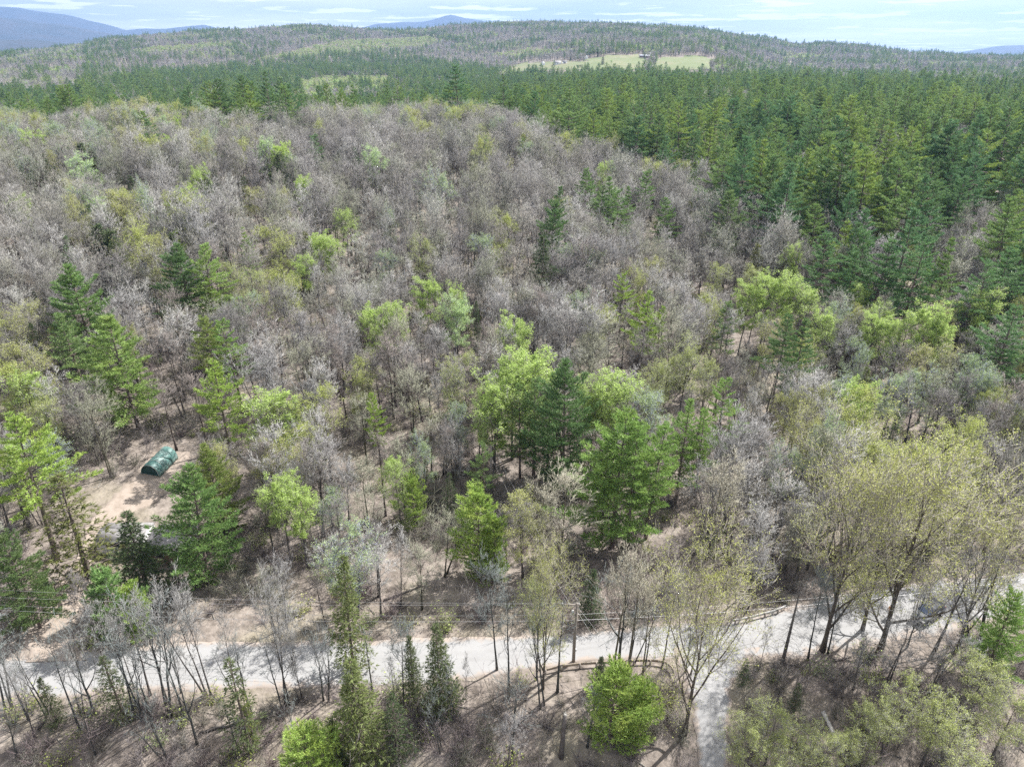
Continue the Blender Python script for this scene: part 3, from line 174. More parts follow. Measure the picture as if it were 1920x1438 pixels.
# ---------------------------------------------------------------- materials
def mat(name,base,rough=.8,var=0.0,noise=None,noise2=None,spec=.3,metal=0.0,transl=0.0,bump=0.0,hue=None,coat=0.0):
    """base colour with per-object value variation, and (scale, colour, lo, hi) noise overlays"""
    m=bpy.data.materials.new(name); m.use_nodes=True; nt=m.node_tree; N=nt.nodes; L=nt.links
    b=N['Principled BSDF']; b.inputs['Roughness'].default_value=rough; b.inputs['Specular IOR Level'].default_value=spec; b.inputs['Metallic'].default_value=metal
    if coat: b.inputs['Coat Weight'].default_value=coat
    rgb=N.new('ShaderNodeRGB'); rgb.outputs[0].default_value=(*base,1); out=rgb.outputs[0]
    co=N.new('ShaderNodeNewGeometry'); oc=N.new('ShaderNodeTexCoord')
    for nz in (noise,noise2):
        if not nz: continue
        sc,colr,lo,hi=nz[:4]
        t=N.new('ShaderNodeTexNoise'); t.inputs['Scale'].default_value=sc; t.inputs['Detail'].default_value=5; t.inputs['Roughness'].default_value=.62
        L.new(oc.outputs['Object'],t.inputs['Vector'])
        mr=N.new('ShaderNodeMapRange'); mr.inputs[1].default_value=lo; mr.inputs[2].default_value=hi; L.new(t.outputs[0],mr.inputs[0])
        mxn=N.new('ShaderNodeMixRGB'); L.new(mr.outputs[0],mxn.inputs[0]); L.new(out,mxn.inputs[1]); mxn.inputs[2].default_value=(*colr,1); out=mxn.outputs[0]
    if hue:
        oi=N.new('ShaderNodeObjectInfo'); cr=N.new('ShaderNodeValToRGB'); cr.color_ramp.interpolation='LINEAR'
        el=cr.color_ramp.elements
        while len(el)<len(hue): el.new(.5)
        for i,h in enumerate(hue): el[i].position=i/(len(hue)-1); el[i].color=(*h,1)
        L.new(oi.outputs['Random'],cr.inputs[0])
        m2=N.new('ShaderNodeMixRGB'); L.new(oi.outputs['Alpha'],m2.inputs[0]); L.new(oi.outputs['Color'],m2.inputs[1]); L.new(cr.outputs[0],m2.inputs[2])
        mu=N.new('ShaderNodeMixRGB'); mu.blend_type='MULTIPLY'; mu.inputs[0].default_value=1; L.new(out,mu.inputs[1]); L.new(m2.outputs[0],mu.inputs[2]); out=mu.outputs[0]
    if var:
        gi=N.new('ShaderNodeMapRange'); L.new(co.outputs['Random Per Island'],gi.inputs[0]); gi.inputs[3].default_value=1-var; gi.inputs[4].default_value=1+var
        mu=N.new('ShaderNodeVectorMath'); mu.operation='SCALE'; L.new(out,mu.inputs[0]); L.new(gi.outputs[0],mu.inputs['Scale']); out=mu.outputs[0]
    L.new(out,b.inputs['Base Color'])
    if bump:
        t=N.new('ShaderNodeTexNoise'); t.inputs['Scale'].default_value=bump[0]; t.inputs['Detail'].default_value=6; L.new(oc.outputs['Object'],t.inputs['Vector'])
        bp=N.new('ShaderNodeBump'); bp.inputs['Strength'].default_value=bump[1]; bp.inputs['Distance'].default_value=bump[2]; L.new(t.outputs[0],bp.inputs['Height']); L.new(bp.outputs[0],b.inputs['Normal'])
    if transl:
        tr=N.new('ShaderNodeBsdfTranslucent'); L.new(out,tr.inputs[0]); ad=N.new('ShaderNodeMixShader'); ad.inputs[0].default_value=transl
        L.new(b.outputs[0],ad.inputs[1]); L.new(tr.outputs[0],ad.inputs[2]); L.new(ad.outputs[0],N['Material Output'].inputs['Surface'])
    return m
M={}
M['litter']=mat('leaf_litter',(.285,.245,.213),.95,noise=(.7,(.14,.118,.10),.38,.62),noise2=(.06,(.30,.27,.19),.5,.75),bump=(2.5,.6,.25))
M['bark']=mat('bark',(.085,.075,.068),.9,noise=(3.,(.15,.14,.13),.45,.7),hue=[(.75,.75,.75),(1,1,1),(1.25,1.2,1.15)],bump=(9,.5,.05))
M['bark_pale']=mat('pale_bark',(.55,.53,.49),.8,noise=(4.,(.2,.18,.16),.55,.7))
M['twig']=mat('bare_twigs',(.268,.262,.25),.7,var=.4,hue=[(.5,.49,.5),(1.05,1.03,1.05),(.8,.77,.72),(1.5,1.5,1.5),(.85,.92,.68),(1.15,1.1,1.04),(.65,.66,.6)])
M['pinebark']=mat('pine_bark',(.13,.105,.09),.9,noise=(3.,(.22,.18,.15),.45,.7),bump=(9,.5,.05))
M['needle']=mat('pine_needles',(.22,.325,.125),.5,var=.38,transl=.32,noise=(.5,(.26,.34,.12),.45,.7),hue=[(.62,.80,.95),(1.15,1.1,.8),(.72,.85,.85),(1.3,1.22,.82),(.9,1.0,.9)])
M['needle_bright']=mat('bright_pine_needles',(.27,.38,.12),.5,var=.3,transl=.35,noise=(.6,(.38,.45,.15),.45,.7),hue=[(.9,1,1),(1.1,1.05,.9)])
M['needle_dark']=mat('spruce_needles',(.13,.165,.07),.6,var=.3,transl=.35,noise=(.6,(.13,.15,.06),.5,.75),hue=[(.7,.8,.9),(1.1,1.05,.8),(.65,.8,.8),(1.6,1.35,.9)])
M['leaf_lime']=mat('lime_spring_leaves',(.45,.58,.18),.5,var=.25,transl=.5,hue=[(.9,.95,1.2),(1.02,1.05,.8),(1,1,1.8)])
M['leaf_olive']=mat('olive_leaf_buds',(.42,.47,.17),.6,var=.3,transl=.4,hue=[(.95,1.,.9),(1.02,1.05,.8),(.9,1.,1.3)])
M['brush']=mat('brush_stems',(.19,.175,.17),.85,var=.4,hue=[(.6,.58,.58),(1.15,1.1,1.1),(1.0,.85,.87),(.85,.92,.68),(1.5,1.5,1.45)])
M['dirt']=mat('dirt',(.34,.285,.24),.95,noise=(.8,(.25,.205,.165),.45,.7),noise2=(5.,(.42,.36,.31),.55,.75),bump=(6,.4,.08))
M['meadow']=mat('meadow_grass',(.15,.18,.075),.9,noise=(.012,(.22,.20,.12),.4,.65),noise2=(.05,(.12,.15,.06),.5,.7))
M['steel']=mat('galvanised_steel',(.55,.55,.53),.5,metal=.6,noise=(3.,(.35,.27,.2),.5,.75))
M['rust']=mat('weathered_rail',(.36,.31,.25),.75,noise=(3.,(.22,.16,.11),.45,.7))
M['post']=mat('weathered_wood',(.27,.24,.21),.9,noise=(4.,(.32,.28,.24),.45,.7),bump=(15,.4,.03))
M['wire']=mat('aluminium_wire',(.6,.6,.6),.5,metal=.5)
M['white']=mat('white_paint',(.78,.78,.76),.6,noise=(2.,(.62,.61,.58),.5,.8))
M['roofgrey']=mat('grey_roofing',(.30,.29,.29),.8,noise=(1.5,(.20,.19,.19),.4,.7))
M['roofdark']=mat('dark_roofing',(.12,.12,.125),.8,noise=(2.,(.2,.19,.19),.45,.7))
M['glass']=mat('window_glass',(.02,.025,.03),.06,spec=.6)
M['woodwall']=mat('brown_board_siding',(.16,.11,.08),.85,noise=(3.,(.24,.17,.12),.45,.7))
M['tarp']=mat('green_tarp',(.10,.22,.20),.5,noise=(.7,(.27,.37,.345),.42,.66),transl=.2,spec=.4)
M['bluescreen']=mat('sky_painted_windscreen',(.16,.20,.32),.12,spec=.8,metal=.6)  # sky reflection in the windscreen put into its blue base colour
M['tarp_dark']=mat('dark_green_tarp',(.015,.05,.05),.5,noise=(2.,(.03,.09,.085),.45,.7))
M['carpaint']=mat('dark_car_paint',(.018,.022,.03),.25,spec=.5,coat=.8)
M['rubber']=mat('tyre_rubber',(.02,.02,.02),.9)
M['chrome']=mat('bright_rim',(.6,.6,.62),.3,metal=.9)
M['lamp']=mat('headlight_glass',(.8,.8,.8),.1,spec=.6)
M['redlamp']=mat('tail_light',(.4,.02,.02),.2)
M['skin']=mat('skin',(.50,.32,.24),.6)
M['hair']=mat('brown_hair',(.05,.03,.02),.8)
M['barn']=mat('dark_red_siding',(.24,.12,.11),.85)
M['metalroof']=mat('pale_metal_roof',(.6,.62,.65),.35,metal=.3)
M['tan']=mat('tan_siding',(.45,.27,.17),.8)
def road_material():
    m=bpy.data.materials.new('worn_grey_road'); m.use_nodes=True; nt=m.node_tree; N=nt.nodes; L=nt.links; b=N['Principled BSDF']; b.inputs['Roughness'].default_value=.9; b.inputs['Specular IOR Level'].default_value=.3
    oc=N.new('ShaderNodeTexCoord'); at=N.new('ShaderNodeAttribute'); at.attribute_name='edge'
    def nz(s,d=5):
        t=N.new('ShaderNodeTexNoise'); t.inputs['Scale'].default_value=s; t.inputs['Detail'].default_value=d; t.inputs['Roughness'].default_value=.65; L.new(oc.outputs['Object'],t.inputs['Vector']); return t
    def mixc(f,a,c):
        x=N.new('ShaderNodeMixRGB'); L.new(f,x.inputs[0]); 
        if isinstance(a,tuple): x.inputs[1].default_value=(*a,1)
        else: L.new(a,x.inputs[1])
        x.inputs[2].default_value=(*c,1); return x.outputs[0]
    def mr(s,lo,hi,a=0,bb=1):
        x=N.new('ShaderNodeMapRange'); L.new(s,x.inputs[0]); x.inputs[1].default_value=lo; x.inputs[2].default_value=hi; x.inputs[3].default_value=a; x.inputs[4].default_value=bb; return x.outputs[0]
    c=mixc(mr(nz(.35).outputs[0],.4,.7),(.305,.303,.30),(.27,.268,.266))
    c=mixc(mr(nz(9.).outputs[0],.5,.8),c,(.34,.337,.333))
    ru=N.new('ShaderNodeMath'); ru.operation='MULTIPLY'; ru.inputs[1].default_value=9.; L.new(at.outputs['Fac'],ru.inputs[0]); rs=N.new('ShaderNodeMath'); rs.operation='SINE'; L.new(ru.outputs[0],rs.inputs[0])
    rm=N.new('ShaderNodeMath'); rm.operation='MULTIPLY'; L.new(mr(rs.outputs[0],.2,1.,0,.4),rm.inputs[0]); L.new(mr(nz(.5).outputs[0],.35,.65),rm.inputs[1]); c=mixc(rm.outputs[0],c,(.22,.215,.208))
    # sand and leaf litter gather at the edges
    e=N.new('ShaderNodeMath'); e.operation='ADD'; L.new(at.outputs['Fac'],e.inputs[0]); L.new(mr(nz(.8).outputs[0],.3,.7,-.22,.22),e.inputs[1])
    c=mixc(mr(e.outputs[0],.72,.98),c,(.33,.28,.24))
    L.new(c,b.inputs['Base Color'])
    t=nz(14.); bp=N.new('ShaderNodeBump'); bp.inputs['Strength'].default_value=.35; bp.inputs['Distance'].default_value=.03; L.new(t.outputs[0],bp.inputs['Height']); L.new(bp.outputs[0],b.inputs['Normal'])
    return m
M['road']=road_material()
# ---------------------------------------------------------------- ground, fields, roads
az=np.unique(np.concatenate([np.arange(-180,-50,5.),np.arange(-50,50.01,.4),np.arange(50,180,5.)]))
rr=[6.]
while rr[-1]<16400: rr.append(rr[-1]+max(1.3,rr[-1]*.022 if rr[-1]<4000 else rr[-1]*.012))
rr=np.array(rr); nr,na=len(rr),len(az)
GA,GR=np.meshgrid(np.radians(az),rr,indexing='ij')
gx=(GR*np.sin(GA)).ravel(); gy=(GR*np.cos(GA)).ravel(); gz=hgt(gx,gy)
ii,jj=np.meshgrid(np.arange(na),np.arange(nr-1),indexing='ij'); i2=(ii+1)%na
gq=np.stack([ii*nr+jj,i2*nr+jj,i2*nr+jj+1,ii*nr+jj+1],-1).reshape(-1,4)[:,::-1]
gv=np.stack([gx,gy,gz],1); cen=len(gv); gv=np.vstack([gv,[0,0,Z(0,1)]])
gt=np.array([(cen,i*nr,((i+1)%na)*nr) for i in range(na)])[:,::-1]
M['farwood']=mat('distant_forest',(.035,.04,.03),.95,noise=(.004,(.06,.055,.045),.4,.65))
gmi=np.concatenate([(GR[ii,jj]>3150).ravel().astype(int),np.zeros(len(gt),int)])
gme=mesh_from('ground',gv,[gq,gt],[M['litter'],M['farwood']],gmi,smooth=True)
ground=tag(link('ground',gme),'leaf strewn forest floor rising to wooded hills and far blue mountains','ground',kind='structure')
def inpoly(px,py,poly):
    px=np.asarray(px); py=np.asarray(py); r=np.zeros(px.shape,bool); n=len(poly)
    for i in range(n):
        x1,y1=poly[i]; x2,y2=poly[(i+1)%n]
        c=((y1>py)!=(y2>py))&(px<(x2-x1)*(py-y1)/((y2-y1) if y2!=y1 else 1e-9)+x1); r^=c
    return r
def resample(pl,n):
    pl=np.array(pl,float); s=np.concatenate([[0],np.cumsum(np.linalg.norm(np.diff(pl,axis=0),axis=1))]); t=np.linspace(0,s[-1],n)
    for _ in range(2): pass
    return np.stack([np.interp(t,s,pl[:,0]),np.interp(t,s,pl[:,1])],1)
def strip(name,left,right,n,m,lift,material,label,rag=.35,seed=1,cat='road'):
    rng=np.random.default_rng(seed); A=resample(left,n); B=resample(right,n)
    k=np.ones(5)/5
    def sm(P):
        Q=P.copy()
        for c in (0,1): Q[2:-2,c]=np.convolve(P[:,c],k,'valid')
        return Q
    A=sm(sm(A)); B=sm(sm(B)); d=B-A; d/=np.linalg.norm(d,axis=1)[:,None]
    na_=np.convolve(rng.normal(size=n+4),np.ones(5)/2.2,'valid')*rag; nb_=np.convolve(rng.normal(size=n+4),np.ones(5)/2.2,'valid')*rag
    A=A-d*na_[:,None]; B=B+d*nb_[:,None]
    t=np.concatenate([[-.35/8],np.linspace(0,1,m-2),[1+.35/8]]); Pt=A[:,None]*(1-t)[None,:,None]+B[:,None]*t[None,:,None]
    x=Pt[...,0].ravel(); y=Pt[...,1].ravel(); z=(hgt(x,y)+lift).reshape(n,m); z[:,0]-=.35; z[:,-1]-=.35; z=z.ravel()
    i,j=np.meshgrid(np.arange(n-1),np.arange(m-1),indexing='ij'); q=np.stack([i*m+j,i*m+j+1,(i+1)*m+j+1,(i+1)*m+j],-1).reshape(-1,4)
    v=np.stack([x,y,z],1); a,b_,c_=v[q[0,0]],v[q[0,1]],v[q[0,2]]
    if np.cross(b_-a,c_-a)[2]<0: q=q[:,::-1]
    me=mesh_from(name,v,[q],[material],smooth=True)
    at=me.attributes.new('edge','FLOAT','POINT'); at.data.foreach_set('value',np.tile(np.abs(t*2-1),n).astype(np.float32))
    return tag(link(name,me),label,cat,kind='structure')
strip('road',ROAD_FAR,ROAD_NEAR,260,17,.05,M['road'],'pale grey road crossing the whole picture',.18,1)
strip('side_road',SIDE_L,SIDE_R,70,11,.09,M['road'],'narrow pale side road dropping out of the picture bottom',.15,2)
strip('driveway',DRIVE_L,DRIVE_R,80,13,.13,M['dirt'],'tan dirt driveway climbing from the road to the green hoop tent',.35,3,'driveway')
# hay fields far off: patches cut from the ground grid and lifted
fx=gv[gq].mean(axis=1); fx[:,0]+=14*wav(fx[:,0],fx[:,1],45.); fx[:,1]+=22*wav(fx[:,1],fx[:,0],60.,1.)
for poly in FIELDS:
    k=inpoly(fx[:,0],fx[:,1],poly); q=gq[k]; u,inv=np.unique(q,return_inverse=True)
    v=gv[u].copy(); v[:,2]+=.5
    tag(link('hay_field',mesh_from('hay_field',v,[inv.reshape(-1,4)],[M['meadow']],smooth=True)),'pale green hay field in the far forest','field',kind='structure')
# ---------------------------------------------------------------- tree prototypes (meshes shared by the trees)
def prisms(P0,P1,R0,R1,n=3):
    P0,P1=np.asarray(P0),np.asarray(P1); R0,R1=np.asarray(R0),np.asarray(R1); N=len(P0)
    d=P1-P0; d/=np.linalg.norm(d,axis=1)[:,None]+1e-9
    ref=np.where(np.abs(d[:,2:3])>.9,np.array([[1.,0,0]]),np.array([[0,0,1.]])); a=np.cross(d,ref); a/=np.linalg.norm(a,axis=1)[:,None]; b=np.cross(d,a)
    th=np.arange(n)*2*math.pi/n; ring=np.cos(th)[None,:,None]*a[:,None]+np.sin(th)[None,:,None]*b[:,None]
    V=np.concatenate([P0[:,None]+R0[:,None,None]*ring,P1[:,None]+R1[:,None,None]*ring],1).reshape(-1,3)
    o=(np.arange(N)*2*n)[:,None]; q=np.concatenate([np.concatenate([o+k,o+(k+1)%n,o+n+(k+1)%n,o+n+k],1) for k in range(n)],0)
    return V,q
def spikes(P0,P1,R0):
    P0,P1,R0=np.asarray(P0),np.asarray(P1),np.asarray(R0); N=len(P0)
    d=P1-P0; d/=np.linalg.norm(d,axis=1)[:,None]+1e-9
    ref=np.where(np.abs(d[:,2:3])>.9,np.array([[1.,0,0]]),np.array([[0,0,1.]])); a=np.cross(d,ref); a/=np.linalg.norm(a,axis=1)[:,None]; b=np.cross(d,a)
    th=np.arange(3)*2*math.pi/3; ring=np.cos(th)[None,:,None]*a[:,None]+np.sin(th)[None,:,None]*b[:,None]
    V=np.concatenate([P0[:,None]+R0[:,None,None]*ring,P1[:,None]],1).reshape(-1,3); o=(np.arange(N)*4)[:,None]
    return V,np.concatenate([np.concatenate([o+k,o+(k+1)%3,o+3],1) for k in range(3)],0)
def blades(C,D,Lh,W,rng):
    """thin needle triangles at C pointing along D"""
    N=len(C); r=rng.normal(size=(N,3)); s=np.cross(D,r); s/=np.linalg.norm(s,axis=1)[:,None]+1e-9
    V=np.stack([C-s*W[:,None]/2,C+s*W[:,None]/2,C+D*Lh[:,None]],1).reshape(-1,3); o=np.arange(N)[:,None]*3
    return V,np.concatenate([o,o+1,o+2],1)
def leaves(C,S,rng):
    N=len(C); a=rng.normal(size=(N,3)); a/=np.linalg.norm(a,axis=1)[:,None]; b=np.cross(a,rng.normal(size=(N,3))); b/=np.linalg.norm(b,axis=1)[:,None]
    a=a*S[:,None]/2; b=b*S[:,None]*.38
    V=np.stack([C-a,C+b,C+a,C-b],1).reshape(-1,3); o=np.arange(N)[:,None]*4
    return V,np.concatenate([o,o+1,o+2,o+3],1)
class Acc:
    def __init__(s): s.v=[];s.q=[];s.t=[];s.qm=[];s.tm=[];s.n=0
    def add(s,V,F,m):
        if len(V)==0: return
        F=np.asarray(F)+s.n; (s.q if F.shape[1]==4 else s.t).append(F); (s.qm if F.shape[1]==4 else s.tm).append(np.full(len(F),m)); s.v.append(V); s.n+=len(V)
    def mesh(s,name,mats):
        return mesh_from(name,np.vstack(s.v),([np.vstack(s.q)] if s.q else [])+([np.vstack(s.t)] if s.t else []),mats,np.concatenate(s.qm+s.tm))
def trunk_mesh(name,pts,rad,m,n=7,extra=()):
    b=MB(); b.tube(pts,rad,n)
    for p,r in extra: b.tube(p,r,5)
    return mesh_from(name,np.vstack(b.v),[np.vstack(b.q),np.vstack(b.t)],[m],smooth=True)
def nrm(v): return v/(np.linalg.norm(v)+1e-9)
def hardwood(seed,H,W,clear,n1=13,stems=1,leaf=None,vase=.0,tk=1.0,dens=1.0,leafmat='leaf_lime',bark='bark'):
    """leaf=(per twig, size): height H, crown radius W"""
    rng=np.random.default_rng(seed); seg=[];limb=[];twg=[];tips=[];stem_pts=[]
    def perp(d):
        return nrm(np.cross(d,rng.normal(size=3)))
    nch=[0,7,5,5]
    def grow(l,p,d,L,r):
        ns=[0,5,3,2][l]; n=nch[l] if rng.random()<.7 else nch[l]-1
        n=max(2,int(round(n*dens))); ch=np.sort(rng.uniform(.22,1,n)); ch[-1]=1.; ci=0; q=p; up=[0,.17,.10,.06][l]
        for i in range(ns):
            d=nrm(d+np.array([0,0,up])+rng.normal(size=3)*.11); q2=q+d*L/ns; ra=r*(1-.75*i/ns); rb=r*(1-.75*(i+1)/ns); (limb if l==1 else seg).append((q,q2,ra,rb))
            while ci<n and ch[ci]<=(i+1)/ns+1e-6:
                t=ch[ci]; f=t*ns-i; b=q+(q2-q)*f; a=rng.uniform(.45,.95) if t<.99 else rng.uniform(.1,.4); dd=nrm(d*math.cos(a)+perp(d)*math.sin(a)); ci+=1
                LL=L*rng.uniform(.42,.62)*(1.1-.35*t)
                if l<3: grow(l+1,b,dd,LL,max(r*(1-.7*t)*.6,.017*tk))
                else:
                    e=b+nrm(dd+np.array([0,0,.15]))*LL*1.2; twg.append((b,e,.0185*tk)); tips.append(e); tips.append((b+e)/2)
            q=q2
    for s in range(stems):
        b0=np.array([0,0,-.4]) if stems==1 else np.array([math.cos(s*2.2+seed),math.sin(s*2.2+seed),0])*.35+np.array([0,0,-.4])
        lean=rng.normal(size=2)*(.035 if stems==1 else .12); hs=H*(1 if s==0 else rng.uniform(.8,.97))
        k=np.linspace(0,1,8); pts=np.stack([b0[0]+lean[0]*hs*k+rng.normal(size=8)*.08*k,b0[1]+lean[1]*hs*k+rng.normal(size=8)*.08*k,b0[2]+(hs*.93+.4)*k],1)
        r0=H*.0125*(1 if stems==1 else .75)*tk**.5; rad=r0*(1-.93*k**.8)+.012; rad[0]*=1.3
        stem_pts.append((pts,rad)); nn=max(5,int(n1*(1 if stems==1 else .6)))
        for i in range(nn):
            t=(i+rng.uniform(0,.9))/nn; z=clear+(1-clear)*t; p=np.array([np.interp(z,k,pts[:,c]) for c in range(3)])
            ph=i*2.4+rng.uniform(-.5,.5); pol=R(62-30*t-28*vase)+rng.normal()*.12
            prof=(math.sin(math.pi*min(1,(.22+.72*t)))**.7)*rng.uniform(.75,1.15)
            L=W*max(.25,prof)/max(.5,math.sin(pol))*.92
            d=np.array([math.cos(ph)*math.sin(pol),math.sin(ph)*math.sin(pol),math.cos(pol)])
            grow(1,p,d,L*(1+.55*max(0,vase-.4)),max(np.interp(z,k,rad)*(.5 if vase<.6 else .72),.02))
    a=Acc(); S=seg; V,q=prisms([s[0] for s in S],[s[1] for s in S],[s[2] for s in S],[s[3] for s in S]); a.add(V,q,0)
    V,t=spikes([s[0] for s in twg],[s[1] for s in twg],[s[2] for s in twg]); a.add(V,t,0)
    V,q=prisms([s[0] for s in limb],[s[1] for s in limb],[s[2] for s in limb],[s[3] for s in limb],4); a.add(V,q,1)
    mats=[M['twig'],M[bark]]
    if leaf:
        T=np.array(tips); n=leaf[0]; zmin=H*.3
        C=np.repeat(T,max(1,int(n)),0); 
        if n<1: C=T[rng.random(len(T))<n]
        C=C+rng.normal(size=C.shape)*.13; V,q=leaves(C,leaf[1]*rng.uniform(.6,1.4,len(C)),rng); a.add(V,q,2); mats.append(M[leafmat])
    tm=trunk_mesh('trunk',stem_pts[0][0],stem_pts[0][1],M[bark],7,stem_pts[1:])
    return tm,a.mesh('crown',mats)
def pine(seed,H,W,clear,gap=.55,per=5,dense=1.0,shape=.75,round_=0.0,mat_='needle',gaps=.14,nl=.42):
    rng=np.random.default_rng(seed); k=np.linspace(0,1,9); bend=rng.normal(size=2)*.02*H
    pts=np.stack([bend[0]*k*k,bend[1]*k*k,-.4+(H+.3)*k],1); rad=H*.0135*(1-.95*k)+.01; rad[0]*=1.25
    seg=[];TC=[];TD=[];TS=[]
    z=clear*H; z0=z; ph=0
    side=rng.uniform(0,6.28)
    while z<H*.985:
        t=(z-z0)/(H-z0); ph+=.6; wl=rng.uniform(.72,1.12)
        env=((1-t)**shape)*min(1.,.55+t*2.2) if not round_ else math.sqrt(max(0.,1-((t-.38)/.64)**2))
        if round_ and t<.05: env=max(env,.7)
        nb=per if t<.85 else max(3,per-1)
        for i in range(nb):
            if rng.random()<gaps and t<.9: continue
            a=ph+i*6.283/nb+rng.normal()*.22
            L=W*env*wl*(rng.uniform(.62,1.18) if not round_ else rng.uniform(.4,1.3))*(1+.12*math.cos(a-side))+.22
            pitch=R(-6+50*t*t+rng.normal()*7) if not round_ else R(8+50*t*t+rng.normal()*7)
            d=np.array([math.cos(a)*math.cos(pitch),math.sin(a)*math.cos(pitch),math.sin(pitch)])
            p=np.array([np.interp(z/H,k,pts[:,0]),np.interp(z/H,k,pts[:,1]),z+rng.normal()*.08]); lat=np.array([-math.sin(a),math.cos(a),0])
            m=4; q=p; c=(.22+.16*rng.random()) if not round_ else (.16+.1*rng.random()); pp=[p]
            for j in range(m):
                d=nrm(d+np.array([0,0,c*(j/m)])); q2=q+d*L/m; seg.append((q,q2,(.03+.012*L)*(1-j/m)+.008,(.03+.012*L)*(1-(j+1)/m)+.008)); q=q2; pp.append(q)
            pp=np.array(pp); ns=max(3,int(L/(.20/dense)))
            for j in range(ns):
                s=.22+.78*(j+rng.random())/ns if L>1.2 else (j+rng.random())/ns
                c0=np.array([np.interp(s*m,np.arange(m+1),pp[:,x]) for x in range(3)])
                wd=(.16+.20*L*(1-s)*min(1.,s*2.2)) if not round_ else (.22+.30*L*(1-s)*s*2.2)
                for sg in (-1,1,0):
                    if rng.random()<.1: continue
                    off=lat*sg*wd*rng.uniform(.5,1.25)+d*abs(sg)*wd*.55*rng.random()
                    TC.append(c0+off+np.array([0,0,rng.normal()*.05+.04])); TD.append(nrm(d*1.1+lat*sg*.6+np.array([0,0,.30]))); TS.append(nl*rng.uniform(.75,1.2))
        z+=gap*rng.uniform(.7,1.3)*(1-.35*t)
    TC.append(np.array([pts[-1,0],pts[-1,1],H-.15])); TD.append(np.array([0,0,1.])); TS.append(nl)
    TC,TD,TS=np.array(TC),np.array(TD),np.array(TS); nn=8
    C=np.repeat(TC,nn,0); D=np.repeat(TD,nn,0)+rng.normal(size=(len(TC)*nn,3))*.48; D/=np.linalg.norm(D,axis=1)[:,None]; S=np.repeat(TS,nn)*rng.uniform(.7,1.15,len(C))
    a=Acc(); V,q=prisms([s[0] for s in seg],[s[1] for s in seg],np.array([s[2] for s in seg]),np.array([s[3] for s in seg])); a.add(V,q,0)
    V,t=blades(C,D,S,S*.2,rng); a.add(V,t,1)
    return trunk_mesh('trunk',pts,rad,M['pinebark']),a.mesh('crown',[M['pinebark'],M[mat_]])
def spruce(seed,H,W,clear=.04,gap=.42,per=6,open_=0.0,mat_='needle_dark'):
    rng=np.random.default_rng(seed); k=np.linspace(0,1,7); pts=np.stack([k*0,k*0,-.4+(H+.3)*k],1); rad=H*.012*(1-.96*k)+.008
    seg=[];TC=[];TD=[];TS=[]; z=clear*H; ph=0
    while z<H*.99:
        t=(z-clear*H)/(H*(1-clear)); ph+=.5
        env=(1-t)**.85*min(1,.6+3*t)
        for i in range(per if t<.8 else 4):
            if rng.random()<.1+open_: continue
            a=ph+i*6.283/per+rng.normal()*.25; L=W*env*rng.uniform(.5,1.25)+.1
            pitch=R(-22+50*t+rng.normal()*7); d=np.array([math.cos(a)*math.cos(pitch),math.sin(a)*math.cos(pitch),math.sin(pitch)]); p=np.array([0,0,z+rng.normal()*.05]); lat=np.array([-math.sin(a),math.cos(a),0])
            q=p+d*L*.6; d2=nrm(d+np.array([0,0,.3])); q2=q+d2*L*.4; seg.append((p,q,.025,.015)); seg.append((q,q2,.015,.006))
            ns=max(2,int(L/.24))
            for j in range(ns):
                s=(.15+.85*(j+rng.random())/ns); c0=p+(q-p)*s/.6 if s<.6 else q+(q2-q)*(s-.6)/.4
                wd=.10+.42*L*(1-s)*min(1,s*2)
                for sg in (-1,1):
                    if rng.random()<open_: continue
                    TC.append(c0+lat*sg*wd*rng.uniform(.2,1.1)); TD.append(nrm(d*.8+lat*sg*.8+np.array([0,0,-.15]))); TS.append(.30*rng.uniform(.75,1.2))
        z+=gap*rng.uniform(.8,1.2)*(1-.45*t)
    TC.append(np.array([0,0,H-.1])); TD.append(np.array([0,0,1.])); TS.append(.35)
    TC,TD,TS=np.array(TC),np.array(TD),np.array(TS); nn=6
    C=np.repeat(TC,nn,0); D=np.repeat(TD,nn,0)+rng.normal(size=(len(TC)*nn,3))*.55; D/=np.linalg.norm(D,axis=1)[:,None]; S=np.repeat(TS,nn)*rng.uniform(.7,1.2,len(C))
    a=Acc(); V,q=prisms([s[0] for s in seg],[s[1] for s in seg],np.array([s[2] for s in seg]),np.array([s[3] for s in seg])); a.add(V,q,0)
    V,t=blades(C,D,S,S*.24,rng); a.add(V,t,1)
    return trunk_mesh('trunk',pts,rad,M['pinebark'],6),a.mesh('crown',[M['pinebark'],M[mat_]])
# every prototype: (trunk mesh, crown mesh, height)
PROTO={'R':[],'B':[],'O':[],'P':[],'Y':[],'S':[],'F':[],'V':[],'T':[]}
for i,(h,w,c,n,s,v) in enumerate([(15,3.2,.40,13,1,.0),(15,3.7,.35,14,1,.1),(14,2.8,.45,12,1,.1),(16,3.4,.48,13,1,.0),(14,3.8,.3,14,2,.2),(15,2.4,.48,12,1,.2),(13,3.3,.25,13,1,.3),(15,3.5,.42,13,2,.1)]):
    PROTO['R'].append((*hardwood(100+i,h,w,c,n,s,vase=v,tk=1.15),h))
for i,(h,w,c,n,s,lf) in enumerate([(14,3.2,.4,13,1,(3,.165)),(14,3.6,.35,14,1,(2,.17)),(13,2.8,.35,12,1,(4,.15)),(14,3.0,.45,12,2,(3,.15))]):
    PROTO['B'].append((*hardwood(200+i,h,w,c,n,s,leaf=lf,leafmat='leaf_lime'),h))
for i,(h,w,c,n,s,lf,v) in enumerate([(14,3.2,.35,13,1,(2,.12),.1),(14,3.5,.3,13,2,(2,.13),.25),(13,2.9,.4,12,1,(2,.11),.1)]):
    PROTO['O'].append((*hardwood(300+i,h,w,c,n,s,leaf=lf,leafmat='leaf_olive',vase=v),h))
